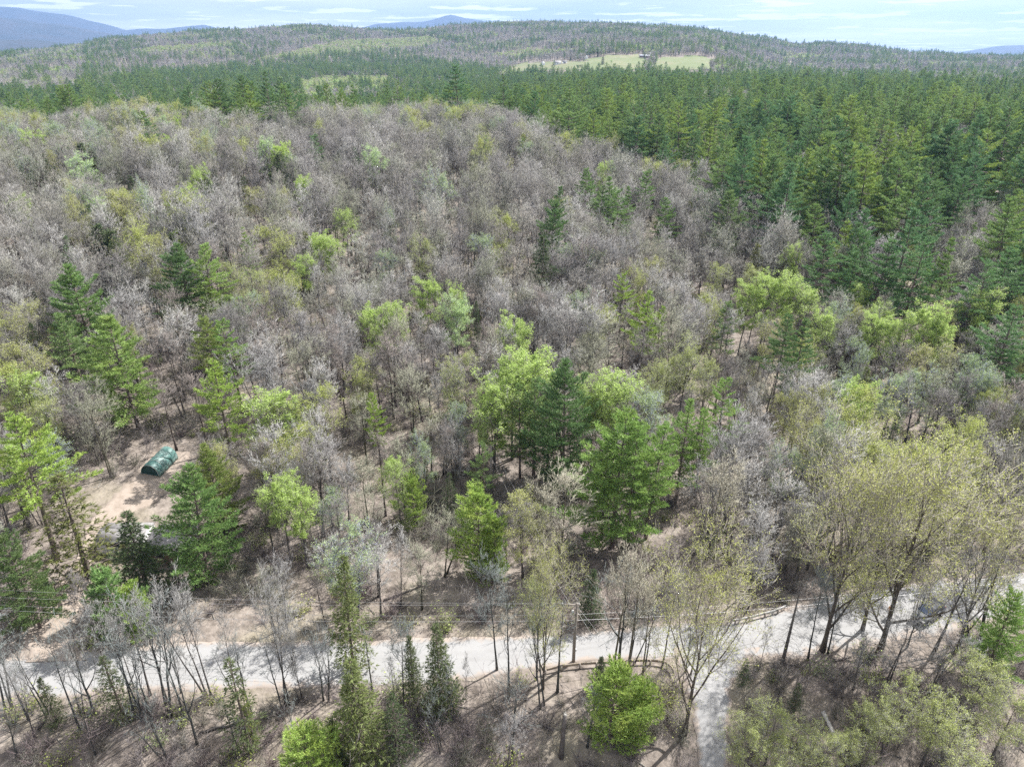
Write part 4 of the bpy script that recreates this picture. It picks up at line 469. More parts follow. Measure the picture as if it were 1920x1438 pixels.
for i,(h,w,c,g,sh,gp) in enumerate([(20,5.6,.34,1.15,.75,.12),(20,5.0,.42,1.15,.65,.16),(20,6.2,.28,1.25,.85,.14),(20,4.6,.46,1.1,.6,.2),(20,5.4,.24,1.2,.95,.16),(20,6.0,.40,1.3,.55,.22)]):
    PROTO['P'].append((*pine(400+i,h,w,c,gap=g,shape=sh,gaps=gp),h))
for i,(h,w) in enumerate([(10,3.0),(10,2.6),(10,3.4),(10,2.4)]):
    PROTO['Y'].append((*pine(500+i,h,w,.04,gap=.68,per=6,dense=1.0,round_=1,mat_='needle_bright',gaps=.28,nl=.42),h))
for i,(h,w,c) in enumerate([(17,6.2,.10),(17,5.5,.16),(17,6.6,.13)]):
    PROTO['F'].append((*pine(550+i,h,w,c,gap=1.0,per=6,shape=.62,gaps=.08,dense=1.05),h))
for i,(h,w,n,lf,v) in enumerate([(17,4.8,13,(3,.11),.8),(17,5.4,14,(3,.11),.75),(17,4.4,12,(3,.11),.9)]):
    PROTO['V'].append((*hardwood(350+i,h,w,.16,n,1,leaf=lf,leafmat='leaf_olive',vase=v,tk=1.25),h))
for i,(h,w,c,n,st,v) in enumerate([(11,1.9,.40,8,1,.5),(11,2.3,.32,8,2,.6),(11,1.6,.50,7,1,.4),(11,2.6,.28,9,1,.7),(11,1.8,.36,7,3,.5)]):
    PROTO['T'].append((*hardwood(380+i,h,w,c,n,st,vase=v,tk=1.15,dens=.56),h))
for i,(h,w,o) in enumerate([(12,2.4,0.06),(12,2.1,.15),(12,2.7,.22),(12,1.9,.32)]):
    PROTO['S'].append((*spruce(600+i,h,w,open_=o,per=6 if i<2 else 5),h))
KIND={'R':('bare_tree','tree'),'B':('budding_tree','tree'),'O':('budding_tree','tree'),'P':('pine_tree','pine tree'),'Y':('pine_tree','pine tree'),'S':('spruce_tree','spruce tree'),'F':('pine_tree','pine tree'),'V':('budding_tree','tree'),'T':('bare_tree','tree')}
def plant(k,i,x,y,h,w,rz,tilt=(0,0)):
    tm,cm,H0=PROTO[k][i%len(PROTO[k])]; s=h/H0
    o=empty(KIND[k][0],(x,y,Z(x,y)),rz,tilt); o.scale=(s*w,s*w,s)
    link('trunk',tm,o); link('crown',cm,o)
    return o
# ---------------------------------------------------------------- scatter of the forest
rng=np.random.default_rng(7)
def jitter_grid(r0,r1,sp,azm):
    """jittered positions at spacing sp in the wedge r0..r1"""
    n=int(r1*math.sin(R(azm))/sp)+2; gx_,gy_=np.meshgrid(np.arange(-n,n+1)*sp,np.arange(0 if azm>30 else 0,int(r1/sp)+2)*sp)
    x=gx_.ravel()+rng.uniform(-.46,.46,gx_.size)*sp+ (np.round(gy_.ravel()/sp)%2)*sp*.5; y=gy_.ravel()+rng.uniform(-.46,.46,gx_.size)*sp
    x=x+1.1*sp*wav(x,y,sp*1.9,.3); y=y+1.1*sp*wav(y,x,sp*2.1,1.7)
    r=np.hypot(x,y); a=np.degrees(np.arctan2(x,y)); k=(r>=r0)&(r<r1)&(np.abs(a)<azm); return x[k],y[k]
xs,ys=[],[]
for r0,r1,sp in [(44,160,4.0),(160,420,4.7),(420,1000,6.0),(1000,1700,6.6),(1700,3350,7.6)]:
    x,y=jitter_grid(r0,r1,sp,46); xs.append(x); ys.append(y)
X=np.concatenate(xs); Y=np.concatenate(ys); RAD=np.hypot(X,Y)
def near_poly(px,py,pl,d):
    pl=np.array(pl); m=np.full(len(px),1e9)
    for i in range(len(pl)-1):
        a,b=pl[i],pl[i+1]; ab=b-a; t=np.clip(((px-a[0])*ab[0]+(py-a[1])*ab[1])/(ab@ab+1e-9),0,1); m=np.minimum(m,np.hypot(px-a[0]-t*ab[0],py-a[1]-t*ab[1]))
    return m<d
road_poly=ROAD_FAR+ROAD_NEAR[::-1]; side_poly=SIDE_L+SIDE_R[::-1]; drive_poly=DRIVE_L+DRIVE_R[::-1]
yard=[(-58,64),(-50,62),(-47,70),(-40.5,72),(-40.5,78.5),(-47,80.5),(-49.5,90),(-51,97),(-57,97),(-58.5,85)]
def blocked(x,y,d=1.0):
    b=inpoly(x,y,road_poly)|inpoly(x,y,side_poly)|inpoly(x,y,drive_poly)|inpoly(x,y,yard)
    for pl in (ROAD_FAR,ROAD_NEAR,SIDE_L,SIDE_R,DRIVE_L,DRIVE_R): b|=near_poly(x,y,pl,d)
    return b
bl=np.zeros(len(X),bool); nearm=RAD<130; bl[nearm]=blocked(X[nearm],Y[nearm],1.1)
WX=X+14*wav(X,Y,45.); WY=Y+22*wav(Y,X,60.,1.)
for poly in CLEARED: bl|=inpoly(WX,WY,poly)
OPEN=[(*PTS['pole'],12,2.6),(*PTS['car'],4,1.6),(*PTS['person'],8,2.2),(-53,92,13,6.5),(-51,75,15,4.),(*PTS['pole2'],4,1.5)]+[(*p,5,1.2) for p in GR_LOW[1:6]+GR_UP]
LMX=np.array([l[1] for l in LM]); LMY=np.array([l[2] for l in LM]); LMH=np.array([l[3] for l in LM]); LMK=[l[0] for l in LM]
q=RAD<420; d2=np.min(np.hypot(X[q][:,None]-LMX,Y[q][:,None]-LMY)-np.where(np.isin(LMK,['P','Y','O','F','V']),2.7,2.0)*np.clip(LMH/15,.6,1.3),axis=1); bl[q]|=d2<0
for lx,ly,lh,lk in zip(LMX,LMY,LMH,LMK):
    lr=math.hypot(lx,ly); ex,ey=lx/lr,ly/lr; al=X*ex+Y*ey-lr; la_=np.abs(X*ey-Y*ex); cw=(4.2 if lk in 'PF' else 3.4) if lk in 'PYOFVB' else 2.6
    bl|=(la_<cw)&(al<0.5)&(al>-(8.5 if lr<160 else 13.))&(rng.random(len(X))<.92)
for lx,ly,dn,cw in OPEN:
    lr=math.hypot(lx,ly); ex,ey=lx/lr,ly/lr; al=X*ex+Y*ey-lr; bl|=(np.abs(X*ey-Y*ex)<cw)&(al<1.)&(al>-dn)
keep=~bl; X,Y,RAD=X[keep],Y[keep],RAD[keep]; N=len(X)
u=rng.random(N)
pcon=np.zeros(N); 
for name in ('PINE_L','BAND','PINE_R','GAP1','GAP2','GAP3'):
    p,poly=REG[name]; k=inpoly(X+np.where(RAD>350,26,4)*wav(X,Y,55.,.5),Y+np.where(RAD>350,40,4)*wav(Y,X,70.,2.5),poly); pcon[k]=p*(np.clip(.9-.34*wav(X[k],Y[k],45.,1.1),.25,1.) if p>.5 else 1)
AZ=np.degrees(np.arctan2(X,Y))
# patches of conifers and of young leaves in the far woods
w1=wav(X,Y,95.,.7)+.5*wav(X,Y,33.,1.9); w2=wav(X,Y,110.,3.1)+.5*wav(X,Y,30.,.4)
far=RAD>520
outside=(pcon==0)
pcon[outside&far]=np.clip(.13+.75*(w1[outside&far]),.04,.85)
pcon[outside&~far]=.025+.05*(w1[outside&~far]>.55)
pbud=np.where(far,np.clip(.05+.5*(w2-.15),.02,.5),np.clip(.13+.35*w2,.05,.42))
for poly in YEL:
    k=inpoly(X,Y,poly); pbud[k]=.9; pcon[k]*=.05
ol=np.zeros(N,bool)
pol=[.75,.35]
for poly,pp in zip(OLIVE,pol):
    k=inpoly(X,Y,poly); pbud[k]=np.maximum(pbud[k],pp); ol|=k
gapn=wav(X,Y,26.,.2)+.6*wav(X,Y,60.,2.)
gone=(u<pcon)&(pcon>.5)&(rng.random(N)<np.clip(np.where(RAD<420,.42,np.where(RAD<1000,.42,.25))-.35*gapn,.08,.85))
X,Y,RAD,AZ,u,pcon,pbud,far,outside,ol=[a[~gone] for a in (X,Y,RAD,AZ,u,pcon,pbud,far,outside,ol)]; N=len(X)
kind=np.full(N,'R'); kind[u<pcon]='P'; v=rng.random(N)
isp=kind=='P'; spr=np.where(outside&~far,.75,np.where(outside,.45,.06)); kind[isp&(v<spr)]='S'
k=(kind=='R')&(rng.random(N)<pbud); kind[k]='O'
lime=rng.random(N)<np.where(far,.22,.12); kind[k&lime&~ol]='B'
HT=np.where(kind=='P',np.clip(rng.normal(22.,4.2,N),11,30),np.where(kind=='S',rng.uniform(8,15,N),rng.uniform(11.5,16.5,N)))
WD=np.where(kind=='P',rng.uniform(.75,1.3,N),rng.uniform(.75,1.4,N))
HT=np.where(kind=='P',HT*(1+.17*wav(X,Y,27.,3.3)),HT)
k=(kind=='P')&(pcon<.5)&(RAD<420); HT[k]=rng.uniform(12,16,k.sum())
for poly in YEL: k=inpoly(X,Y,poly)&(kind!='P'); HT[k]*=.62; WD[k]*=1.5
# small growth on the bank below the road, thin enough to see the road through it
front=(Y<np.interp(X,[p[0] for p in ROAD_NEAR],[p[1] for p in ROAD_NEAR]))&(RAD<100)
keep=~(front&(rng.random(N)<np.where(kind=='R',.7,.3))); HT[front]=np.where(kind[front]=='S',rng.uniform(3,6,front.sum()),rng.uniform(5,10.5,front.sum())); WD[front&(kind=='R')]*=.8
HT=np.where((kind!='P')&(kind!='S'),HT*(1+.16*wav(X,Y,21.,.9)),HT)
HT=np.where((RAD<150)&(kind!='P'),HT*.86,HT); HT=np.where(RAD>1400,HT*.8,HT)
verge=(~front)&(RAD<82)&(kind!='S'); HT[verge]*=rng.uniform(.6,.95,verge.sum())
X,Y,RAD,kind,HT,WD,AZ=[a[keep] for a in (X,Y,RAD,kind,HT,WD,AZ)]; N=len(X)
ZZ=hgt(X,Y); ROT=rng.uniform(0,6.283,N); IDX=rng.integers(0,1000,N)
vis=np.abs(AZ)<38.5
# ---------------------------------------------------------------- named trees: landmarks first, then the nearest of each kind up to 300
TREES=[] # (object, kind, look, x, y)
cnt={'bare_tree':0,'budding_tree':0,'pine_tree':0,'spruce_tree':0}
rnd=random.Random(5)
for i,(k,x,y,h,w,look) in enumerate(LM):
    if k=='R': idx=i*3+(5 if w<.85 else 0)
    elif k=='T': idx=i
    else: idx=i*7//2
    o=plant(k,idx,x,y,h,w,rnd.uniform(0,6.28),(rnd.gauss(0,.02),rnd.gauss(0,.02))); TREES.append((o,k,look,x,y)); cnt[KIND[k][0]]+=1
used=np.zeros(N,bool)
TONES={'R':[('dark',(.66,.63,.63)),('pale',(1.4,1.4,1.4)),('brownish',(.9,.80,.76)),('grey',(1.02,1.02,1.04)),('olive tinged',(.95,.98,.76))],
'B':[('lime green',(1.,1.,1.)),('yellowish',(1.0,1.04,.75)),('pale',(1.05,1.05,1.6))],'O':[('tan budded',(1.04,.98,.95)),('yellowish',(1.05,1.06,.8)),('pale',(.9,1.,1.35))],
'P':[('bluish',(.66,.84,.98)),('yellowish',(1.3,1.22,.8)),('dark',(.68,.78,.8)),('mid green',(1.,1.04,.9))],'Y':[('bright',(1.05,1.05,.9)),('mid green',(.9,1,1))],
'S':[('blackish',(.68,.8,.85)),('dark green',(.9,1.,.9)),('olive',(1.5,1.3,.85))]}
SHAPE={'R':['','slim ','spreading ','tall crowned ','twin stemmed ','narrow ','low branched ','forked '],'B':[''],'O':['','twin stemmed ','airy '],'P':['full ','slim ','wide ','thin ','low skirted ','flat topped '],'Y':[''],'S':['dense ','','open ','thin ']}
NOUN={'R':'bare tree','B':'leafing tree','O':'budding tree','P':'pine','Y':'young pine','S':'spruce'}
def set_tone(o,rgb):
    for c in o.children: c.color=(*rgb,0.0)
LMT={'bright':(1.22,1.28,.95),'yellow':(1.5,1.42,.85),'pale':(1.4,1.35,1.1),'dark':(.7,.8,.8),'deep':(.85,.95,.8),'blue':(.75,.9,.95),'dull':(.7,.72,.7),'olive':(1.2,1.05,.8),'black':(.62,.72,.7),'grey':(1.02,1.02,1.04)}
for o,k,look,x,y in TREES:
    w0=[w for w in look.replace('biggest','').split() if w in LMT]
    set_tone(o,((1.2,1.2,.95) if k=='Y' else (1.06,1.0,.88) if k=='V' else (1,1,1)) if k in 'BOVY' and 'blue' not in look or not w0 else LMT[w0[0]])
for j in np.argsort(-HT/RAD):
    kk=KIND[kind[j]][0]
    if cnt[kk]>=300 or not vis[j] : continue
    o=plant(kind[j],int(IDX[j]),float(X[j]),float(Y[j]),float(HT[j]),float(WD[j]),float(ROT[j]),(rnd.gauss(0,.03),rnd.gauss(0,.03)))
    tn=rnd.choice(TONES[kind[j]]); set_tone(o,tn[1]); hs_=HT[j]/{'R':14,'B':13,'O':13,'P':22,'Y':9,'S':11}[kind[j]]; sh=SHAPE[kind[j]]; sh=sh[int(IDX[j])%len(PROTO[kind[j]])%len(sh)]
    TREES.append((o,kind[j],(('tall ' if hs_>1.07 else 'short ' if hs_<.9 else '')+sh+tn[0]+' '+NOUN[kind[j]]),float(X[j]),float(Y[j]))); used[j]=True; cnt[kk]+=1
# ---------------------------------------------------------------- the rest of each kind: one object each, instancing the same meshes
SRC={}
for o,k,_,_,_ in TREES:
    c={ch.data.name:ch for ch in o.children}
    for i,(tm,cm,h) in enumerate(PROTO[k]):
        if tm.name in c and (k,i) not in SRC: SRC[(k,i)]=(c[tm.name],c[cm.name],h)
def stuff(name,label,keys,x,y,z,rot,scl,wd,idx,cat='forest'):
    me=bpy.data.meshes.new(name); n=len(x); me.vertices.add(n); me.vertices.foreach_set('co',np.stack([x,y,z],1).astype(np.float32).ravel())
    for nm,a,t in (('rot',rot,'FLOAT'),('wd',wd,'FLOAT'),('hs',scl,'FLOAT'),('idx',idx,'INT')):
        at=me.attributes.new(nm,t,'POINT'); at.data.foreach_set('value',np.asarray(a,np.int32 if t=='INT' else np.float32))
    o=link(name,me); ng=bpy.data.node_groups.new(name,'GeometryNodeTree'); ng.is_modifier=True
    ng.interface.new_socket('Geometry',in_out='INPUT',socket_type='NodeSocketGeometry'); ng.interface.new_socket('Geometry',in_out='OUTPUT',socket_type='NodeSocketGeometry')
    Nn=ng.nodes; Ll=ng.links; gi=Nn.new('NodeGroupInput'); go=Nn.new('NodeGroupOutput')
    jall=Nn.new('GeometryNodeJoinGeometry')
    for objs in keys[::-1]:
        j=Nn.new('GeometryNodeJoinGeometry')
        for ob in objs:
            oi=Nn.new('GeometryNodeObjectInfo'); oi.transform_space='ORIGINAL'; oi.inputs['Object'].default_value=ob; oi.inputs['As Instance'].default_value=False; Ll.new(oi.outputs['Geometry'],j.inputs[0])
        g2=Nn.new('GeometryNodeGeometryToInstance'); Ll.new(j.outputs[0],g2.inputs[0]); Ll.new(g2.outputs[0],jall.inputs[0])
    iop=Nn.new('GeometryNodeInstanceOnPoints'); iop.inputs['Pick Instance'].default_value=True
    def attr(nm,t):
        a=Nn.new('GeometryNodeInputNamedAttribute'); a.data_type=t; a.inputs[0].default_value=nm; return a.outputs[0]
    Ll.new(gi.outputs[0],iop.inputs['Points']); Ll.new(jall.outputs[0],iop.inputs['Instance']); Ll.new(attr('idx','INT'),iop.inputs['Instance Index'])
    cr=Nn.new('ShaderNodeCombineXYZ'); Ll.new(attr('rot','FLOAT'),cr.inputs[2]); Ll.new(cr.outputs[0],iop.inputs['Rotation'])
    cs=Nn.new('ShaderNodeCombineXYZ'); w=attr('wd','FLOAT'); Ll.new(w,cs.inputs[0]); Ll.new(w,cs.inputs[1]); Ll.new(attr('hs','FLOAT'),cs.inputs[2]); Ll.new(cs.outputs[0],iop.inputs['Scale'])
    Ll.new(iop.outputs[0],go.inputs[0])
    md=o.modifiers.new('scatter','NODES'); md.node_group=ng
    tag(o,label,cat,kind='stuff'); return o
def forest(name,label,kinds,ks):
    keys=[];off={};h0={}
    for k in ks:
        have=[i for i in range(len(PROTO[k])) if (k,i) in SRC]; off[k]=(len(keys),len(have)); 
        for i in have: keys.append(SRC[(k,i)][:2]); h0[k]=SRC[(k,i)][2]
    m=np.isin(kind,ks)&~used
    hh=np.array([PROTO[k][0][2] for k in kind[m]]); s=HT[m]/hh
    idx=np.array([off[k][0]+(i%off[k][1]) for k,i in zip(kind[m],IDX[m])])
    stuff(name,label,keys,X[m],Y[m],ZZ[m],ROT[m],s,s*WD[m],idx)
forest('pine_forest','dense green pine wood stretching back to the far ridge',None,['P'])
forest('bare_forest','grey brown wood of bare hardwoods covering the hillside',None,['R'])
forest('budding_forest','scattered pale green leafing trees through the far woods',None,['B','O'])
forest('spruce_forest','scattered dark spruces through the far woods',None,['S'])
# ---------------------------------------------------------------- undergrowth
def bush_mesh(seed,h,w,n,leafy=False):
    rng=np.random.default_rng(seed); s0=[];s1=[];r0=[];r1=[];t0=[];t1=[];tr=[]
    for i in range(n):
        a=rng.uniform(0,6.28); b=np.array([math.cos(a),math.sin(a),0])*rng.uniform(0,.25)*w; po=R(rng.uniform(5,50)); d=np.array([math.cos(a)*math.sin(po),math.sin(a)*math.sin(po),math.cos(po)])
        L=h*rng.uniform(.6,1.1); q=b-np.array([0,0,.1])
        for k in range(3):
            d=nrm(d+rng.normal(size=3)*.15); e=q+d*L/3; s0.append(q); s1.append(e); r0.append(.018*(1-k*.28)); r1.append(.018*(1-(k+1)*.28)); 
            for m in range(4):
                f=rng.random(); p=q+(e-q)*f; dd=nrm(d+rng.normal(size=3)*.6); ln=L*rng.uniform(.12,.34); t0.append(p); t1.append(p+dd*ln); tr.append(.015)
                t0.append(p+dd*ln*.5); t1.append(p+dd*ln*.5+nrm(dd+rng.normal(size=3)*.7)*ln*.6); tr.append(.012)
            q=e
    a=Acc(); V,qq=prisms(s0,s1,r0,r1); a.add(V,qq,0); V,t=spikes(t0,t1,tr); a.add(V,t,0); mats=[M['brush']]
    if leafy:
        T=np.array(t1); T=T[rng.random(len(T))<.5]; V,qq=leaves(T,rng.uniform(.08,.2,len(T)),rng); a.add(V,qq,1); mats.append(M['leaf_olive'])
    return a.mesh('bush',mats)
BUSH=[bush_mesh(1,2.0,1.6,26),bush_mesh(2,1.7,2.0,30),bush_mesh(3,2.6,1.4,22),bush_mesh(4,1.8,1.8,24,True),bush_mesh(5,5.2,1.6,13),bush_mesh(6,4.4,1.4,12)]
bx,by=jitter_grid(41,300,1.8,46); g=rng.random(len(bx))
dens=np.where(by<np.interp(bx,[p[0] for p in ROAD_NEAR],[p[1] for p in ROAD_NEAR]),.92,np.clip(.5+.45*wav(bx,by,9.,.3),.05,.95))*np.where(np.hypot(bx,by)>140,.6,1)
k=(g<dens)&~blocked(bx,by,.9); bx,by=bx[k],by[k]
bi=rng.integers(0,6,len(bx)); bs=rng.uniform(.6,1.35,len(bx)); fr=(by<np.interp(bx,[p[0] for p in ROAD_NEAR],[p[1] for p in ROAD_NEAR])); bi=np.where(fr&(bi>3)&(rng.random(len(bx))<.6),bi-3,bi)
for lx,ly,dn,cw in OPEN:
    lr=math.hypot(lx,ly); ex,ey=lx/lr,ly/lr; al=bx*ex+by*ey-lr; bs=np.where((np.abs(bx*ey-by*ex)<cw)&(al<1.)&(al>-dn*.6),bs*.45,bs); br=rng.uniform(0,6.28,len(bx))
o_=np.argsort(np.hypot(bx,by)); sel=[j for j in o_ if abs(math.degrees(math.atan2(bx[j],by[j])))<37 and by[j]*.56>0 and math.hypot(bx[j],by[j])>46][::9][:70]
BUSHES=[]; bsrc={}
for j in sel:
    o=link('bush',BUSH[bi[j]],None,(bx[j],by[j],Z(bx[j],by[j])),(0,0,br[j])); o.scale=(bs[j],)*3; BUSHES.append((o,int(bi[j]),bx[j],by[j])); tn=rnd.choice([('dark',(.6,.58,.58)),('grey',(1.15,1.1,1.1)),('mauve',(1.,.82,.86)),('mossy',(.85,.92,.66)),('pale',(1.5,1.5,1.45))]); o.color=(*tn[1],0.); o['tone']=tn[0]; bsrc.setdefault(int(bi[j]),o)
k=np.ones(len(bx),bool); k[sel]=False
kk=sorted(bsrc); mp={a:i for i,a in enumerate(kk)}
k&=np.isin(bi,kk)
stuff('undergrowth','low tangle of bare brush on the forest floor',[(bsrc[a],) for a in kk],bx[k],by[k],hgt(bx[k],by[k]),br[k],bs[k],bs[k],np.array([mp[a] for a in bi[k]]),'undergrowth')
# fallen branches lying in the litter
fxx,fyy=jitter_grid(41,170,1.6,46); k=~blocked(fxx,fyy,.2)&(rng.random(len(fxx))<.42); fxx,fyy=fxx[k],fyy[k]; n=len(fxx)
an=rng.uniform(0,6.28,n); ln=rng.gamma(2.,.75,n)+.3; e=np.stack([np.cos(an)*ln,np.sin(an)*ln],1)
P0=np.stack([fxx-e[:,0]/2,fyy-e[:,1]/2,hgt(fxx-e[:,0]/2,fyy-e[:,1]/2)+.06],1); P1=np.stack([fxx+e[:,0]/2,fyy+e[:,1]/2,hgt(fxx+e[:,0]/2,fyy+e[:,1]/2)+.06+.1*rng.random(n)],1)
V,qq=prisms(P0,P1,rng.uniform(.02,.06,n),np.full(n,.012)); 
tag(link('fallen_branches',mesh_from('fallen_branches',V,[qq],[M['twig']])),'dead sticks scattered over the leaf litter','branches',kind='stuff')
def log(name,x0,y0,x1,y1,r,m,label,cat='log',n=9):
    b=MB(); k_=np.linspace(0,1,8); rg_=np.random.default_rng(int(abs(x0*10)+abs(y0))); px=x0+(x1-x0)*k_; py=y0+(y1-y0)*k_+rg_.normal(size=8)*.04; pz=hgt(px,py); pz=np.maximum(pz,np.interp(k_,[0,1],[pz[0],pz[-1]]))+r*.7
    c=np.array([px.mean(),py.mean(),Z(px.mean(),py.mean())]); b.tube(np.stack([px,py,pz],1)-c,r*(1-.45*k_)*(1+.08*rg_.normal(size=8)),n)
    for i in range(3):
        j=rg_.integers(2,7); p=np.array([px[j],py[j],pz[j]])-c; d=nrm(np.array([rg_.normal(),rg_.normal(),.9])); b.tube(np.array([p,p+d*r*3,p+d*r*5]),[r*.22,r*.16,r*.06],4)
    return tag(b.build(name,m,None,True,c),label,cat)
la,lb=PTS['log_a'],PTS['log_b']
log('fallen_log',*la,*lb,.24,M['bark_pale'],'pale mottled fallen log slanting down beside the side road, bottom right')
for (x0,y0,x1,y1,r,l) in [(6.3,73.0,9.6,72.2,.2,'dark fallen log in the clearing above the utility pole'),(4.6,68.6,9.5,70.3,.17,'long dark fallen log nearest the road above the utility pole'),(9.,75.5,13,74.4,.13,'thin fallen log beneath the bright tall pines'),(-15.5,66.8,-11.2,69.4,.15,'thin fallen log in the wood above the road, left of the utility pole'),(-30.5,48.5,-26.4,49.7,.16,'fallen log on the bank below the left part of the road'),(-33,75,-29.5,79,.15,'fallen log right of the brown cabin in the wood'),(35.,57.3,37.2,58.0,.12,'short dark log lying at the near edge of the road by the junction'),(28.4,66.2,26.6,70.6,.11,'pale leaning stick log behind the upper guardrail')]:
    log('fallen_log',x0,y0,x1,y1,r,M['bark_pale'] if 'pale' in l else M['bark'],l)
# dead standing trunk snapped off, and the dead spruce by the road
sx_,sy_=PTS['snag']; b=MB(); b.tube([(0,0,-.5),(.05,.1,1.2),(.15,.3,2.6),(.22,.55,4.0),(.3,.7,4.9)],[.30,.25,.23,.22,.20],9)
sn=empty('dead_snag',(sx_,sy_,Z(sx_,sy_))); b.build('trunk',M['bark'],sn,True); c=MB(); c.tube([(.3,.7,4.88),(.3,.7,4.93)],[.19,.17],9); 
for a in range(5): c.tube([(.3+.13*math.cos(a*1.3),.7+.13*math.sin(a*1.3),4.9),(.3+.15*math.cos(a*1.3),.7+.15*math.sin(a*1.3),5.1+.05*a)],[.045,.01],4)
c.build('broken_top',M['bark_pale'],sn); tag(sn,'thick dead trunk snapped off at the top, at the bottom centre of the picture','dead tree')
dx_,dy_=PTS['deadspruce']; ds=empty('dead_spruce',(dx_,dy_,Z(dx_,dy_))); b=MB(); k_=np.linspace(0,1,8); b.tube(np.stack([k_*.3,k_*.1,-.4+12*k_],1),.21*(1-.92*k_)+.01,7); b.build('trunk',M['bark'],ds,True)
rg_=np.random.default_rng(33); b=MB()
for i in range(95):
    z=rg_.uniform(2.5,11.6); a=rg_.uniform(0,6.28); L=(12.6-z)*.17*rg_.uniform(.5,1.2)+.3; p=np.array([z/12*.3,z/12*.1,z]); d=np.array([math.cos(a),math.sin(a),-.22]); q=p+d*L*.6; e=q+np.array([math.cos(a),math.sin(a),-.5])*L*.4; b.tube([p,q,e],[.018,.012,.004],3,False)
    for s in (-1,1): w=np.array([-math.sin(a),math.cos(a),-.4])*s; b.tube([q,q+(w+d*.6)*L*.28],[.008,.003],3,False)
b.build('crown',M['twig'],ds); tag(ds,'dead bare spruce with dark straight trunk at the near road edge, right of the junction','dead tree')
# ---------------------------------------------------------------- utility poles and wires
def pole(x,y,h,label,full=True):
    z=Z(x,y); p=empty('utility_pole',(x,y,z)); b=MB(); b.tube([(0,0,-.6),(0,0,h*.5),(.12,0,h)],[.19,.165,.14],9); b.build('pole',M['post'],p,True)
    b=MB(); b.box((-.55,0,h-.22),(2.0,.1,.12)); b.build('crossarm',M['post'],p)
    b=MB(); b.tube([(-.1,.07,h-.3),(-.8,.07,h-.95)],[.025,.025],4); b.build('brace',M['steel'],p)
    for xx in (-1.45,-.75,.3):
        b=MB(); b.tube([(xx,0,h-.16),(xx,0,h-.08),(xx,0,h-.04),(xx,0,h+.06)],[.02,.05,.07,.03],7); b.build('insulator',M['white'],p,True)
    if full:
        b=MB(); b.box((-.35,0,h-1.6),(.9,.08,.1)); b.build('lower_arm',M['post'],p)
        b=MB(); b.tube([(-.32,-.12,h-1.55),(-.32,-.12,h-1.5),(-.32,-.12,h-.9),(-.32,-.12,h-.86)],[.10,.17,.17,.08],10); b.build('transformer',M['steel'],p,True)
        b=MB(); b.box((.18,-.02,1.75),(.16,.12,.3)); b.build('marker_plate',M['white'],p)
    tag(p,label,'utility pole'); return p
ux,uy=PTS['pole']; UZ=Z(ux,uy); UH=8.2
pole(ux,uy,UH,'wooden utility pole with crossarm at the near edge of the road beside the guardrail')
u2x,u2y=PTS['pole2']; U2Z=Z(u2x,u2y); pole(u2x,u2y,7.6,'wooden utility pole half hidden in the wood behind the bright rounded pine',False)
def wire(a,b_,sag,label,r=.011):
    a=np.array(a);b_=np.array(b_); k_=np.linspace(0,1,22); p=a+(b_-a)*k_[:,None]; p[:,2]-=4*sag*k_*(1-k_); c=p.mean(0); w=MB(); w.tube(p-c,r,3,False)
    return tag(w.build('power_line',M['wire'],None,False,c),label,'wire','overhead wires from the utility pole')
T=UZ+UH
Lx,Ly=-74.,60.5; Rx,Ry=72.,66.5
wire((ux-1.45,uy,T+.05),(Lx,Ly+.9,7.9),1.0,'topmost wire running left from the utility pole along the road')
wire((ux+.3,uy,T+.05),(Lx,Ly-.5,7.9),1.1,'second wire from the top running left from the utility pole')
wire((ux-.1,uy+.1,T-1.6),(Lx,Ly,6.6),1.2,'wire in the middle of those running left from the utility pole')
wire((ux-.1,uy-.1,T-2.2),(Lx,Ly,6.0),1.3,'lowest wire running left from the utility pole along the road',.017)
wire((ux+.2,uy+.1,T-1.6),(Rx,Ry,6.8),1.2,'upper wire running right from the utility pole across the road')
wire((ux+.2,uy-.1,T-2.2),(Rx,Ry,6.1),1.4,'lower wire running right from the utility pole across the road',.017)
wire((ux-.75,uy,T+.05),(u2x-.75,u2y,U2Z+7.6),.7,'left wire climbing from the utility pole into the wood')
wire((ux+.3,uy,T+.05),(u2x+.3,u2y,U2Z+7.6),.7,'right wire climbing from the utility pole into the wood')
wire((ux+.1,uy,T-.4),(ux+8.3,uy-6.5,Z(ux+8.3,uy-6.5)),0.0,'steep guy wire slanting down right from the top of the utility pole')
wire((ux+.1,uy,T-1.0),(ux+6.6,uy-7.2,Z(ux+6.6,uy-7.2)),0.0,'second guy wire slanting down from the utility pole to the lime pine')
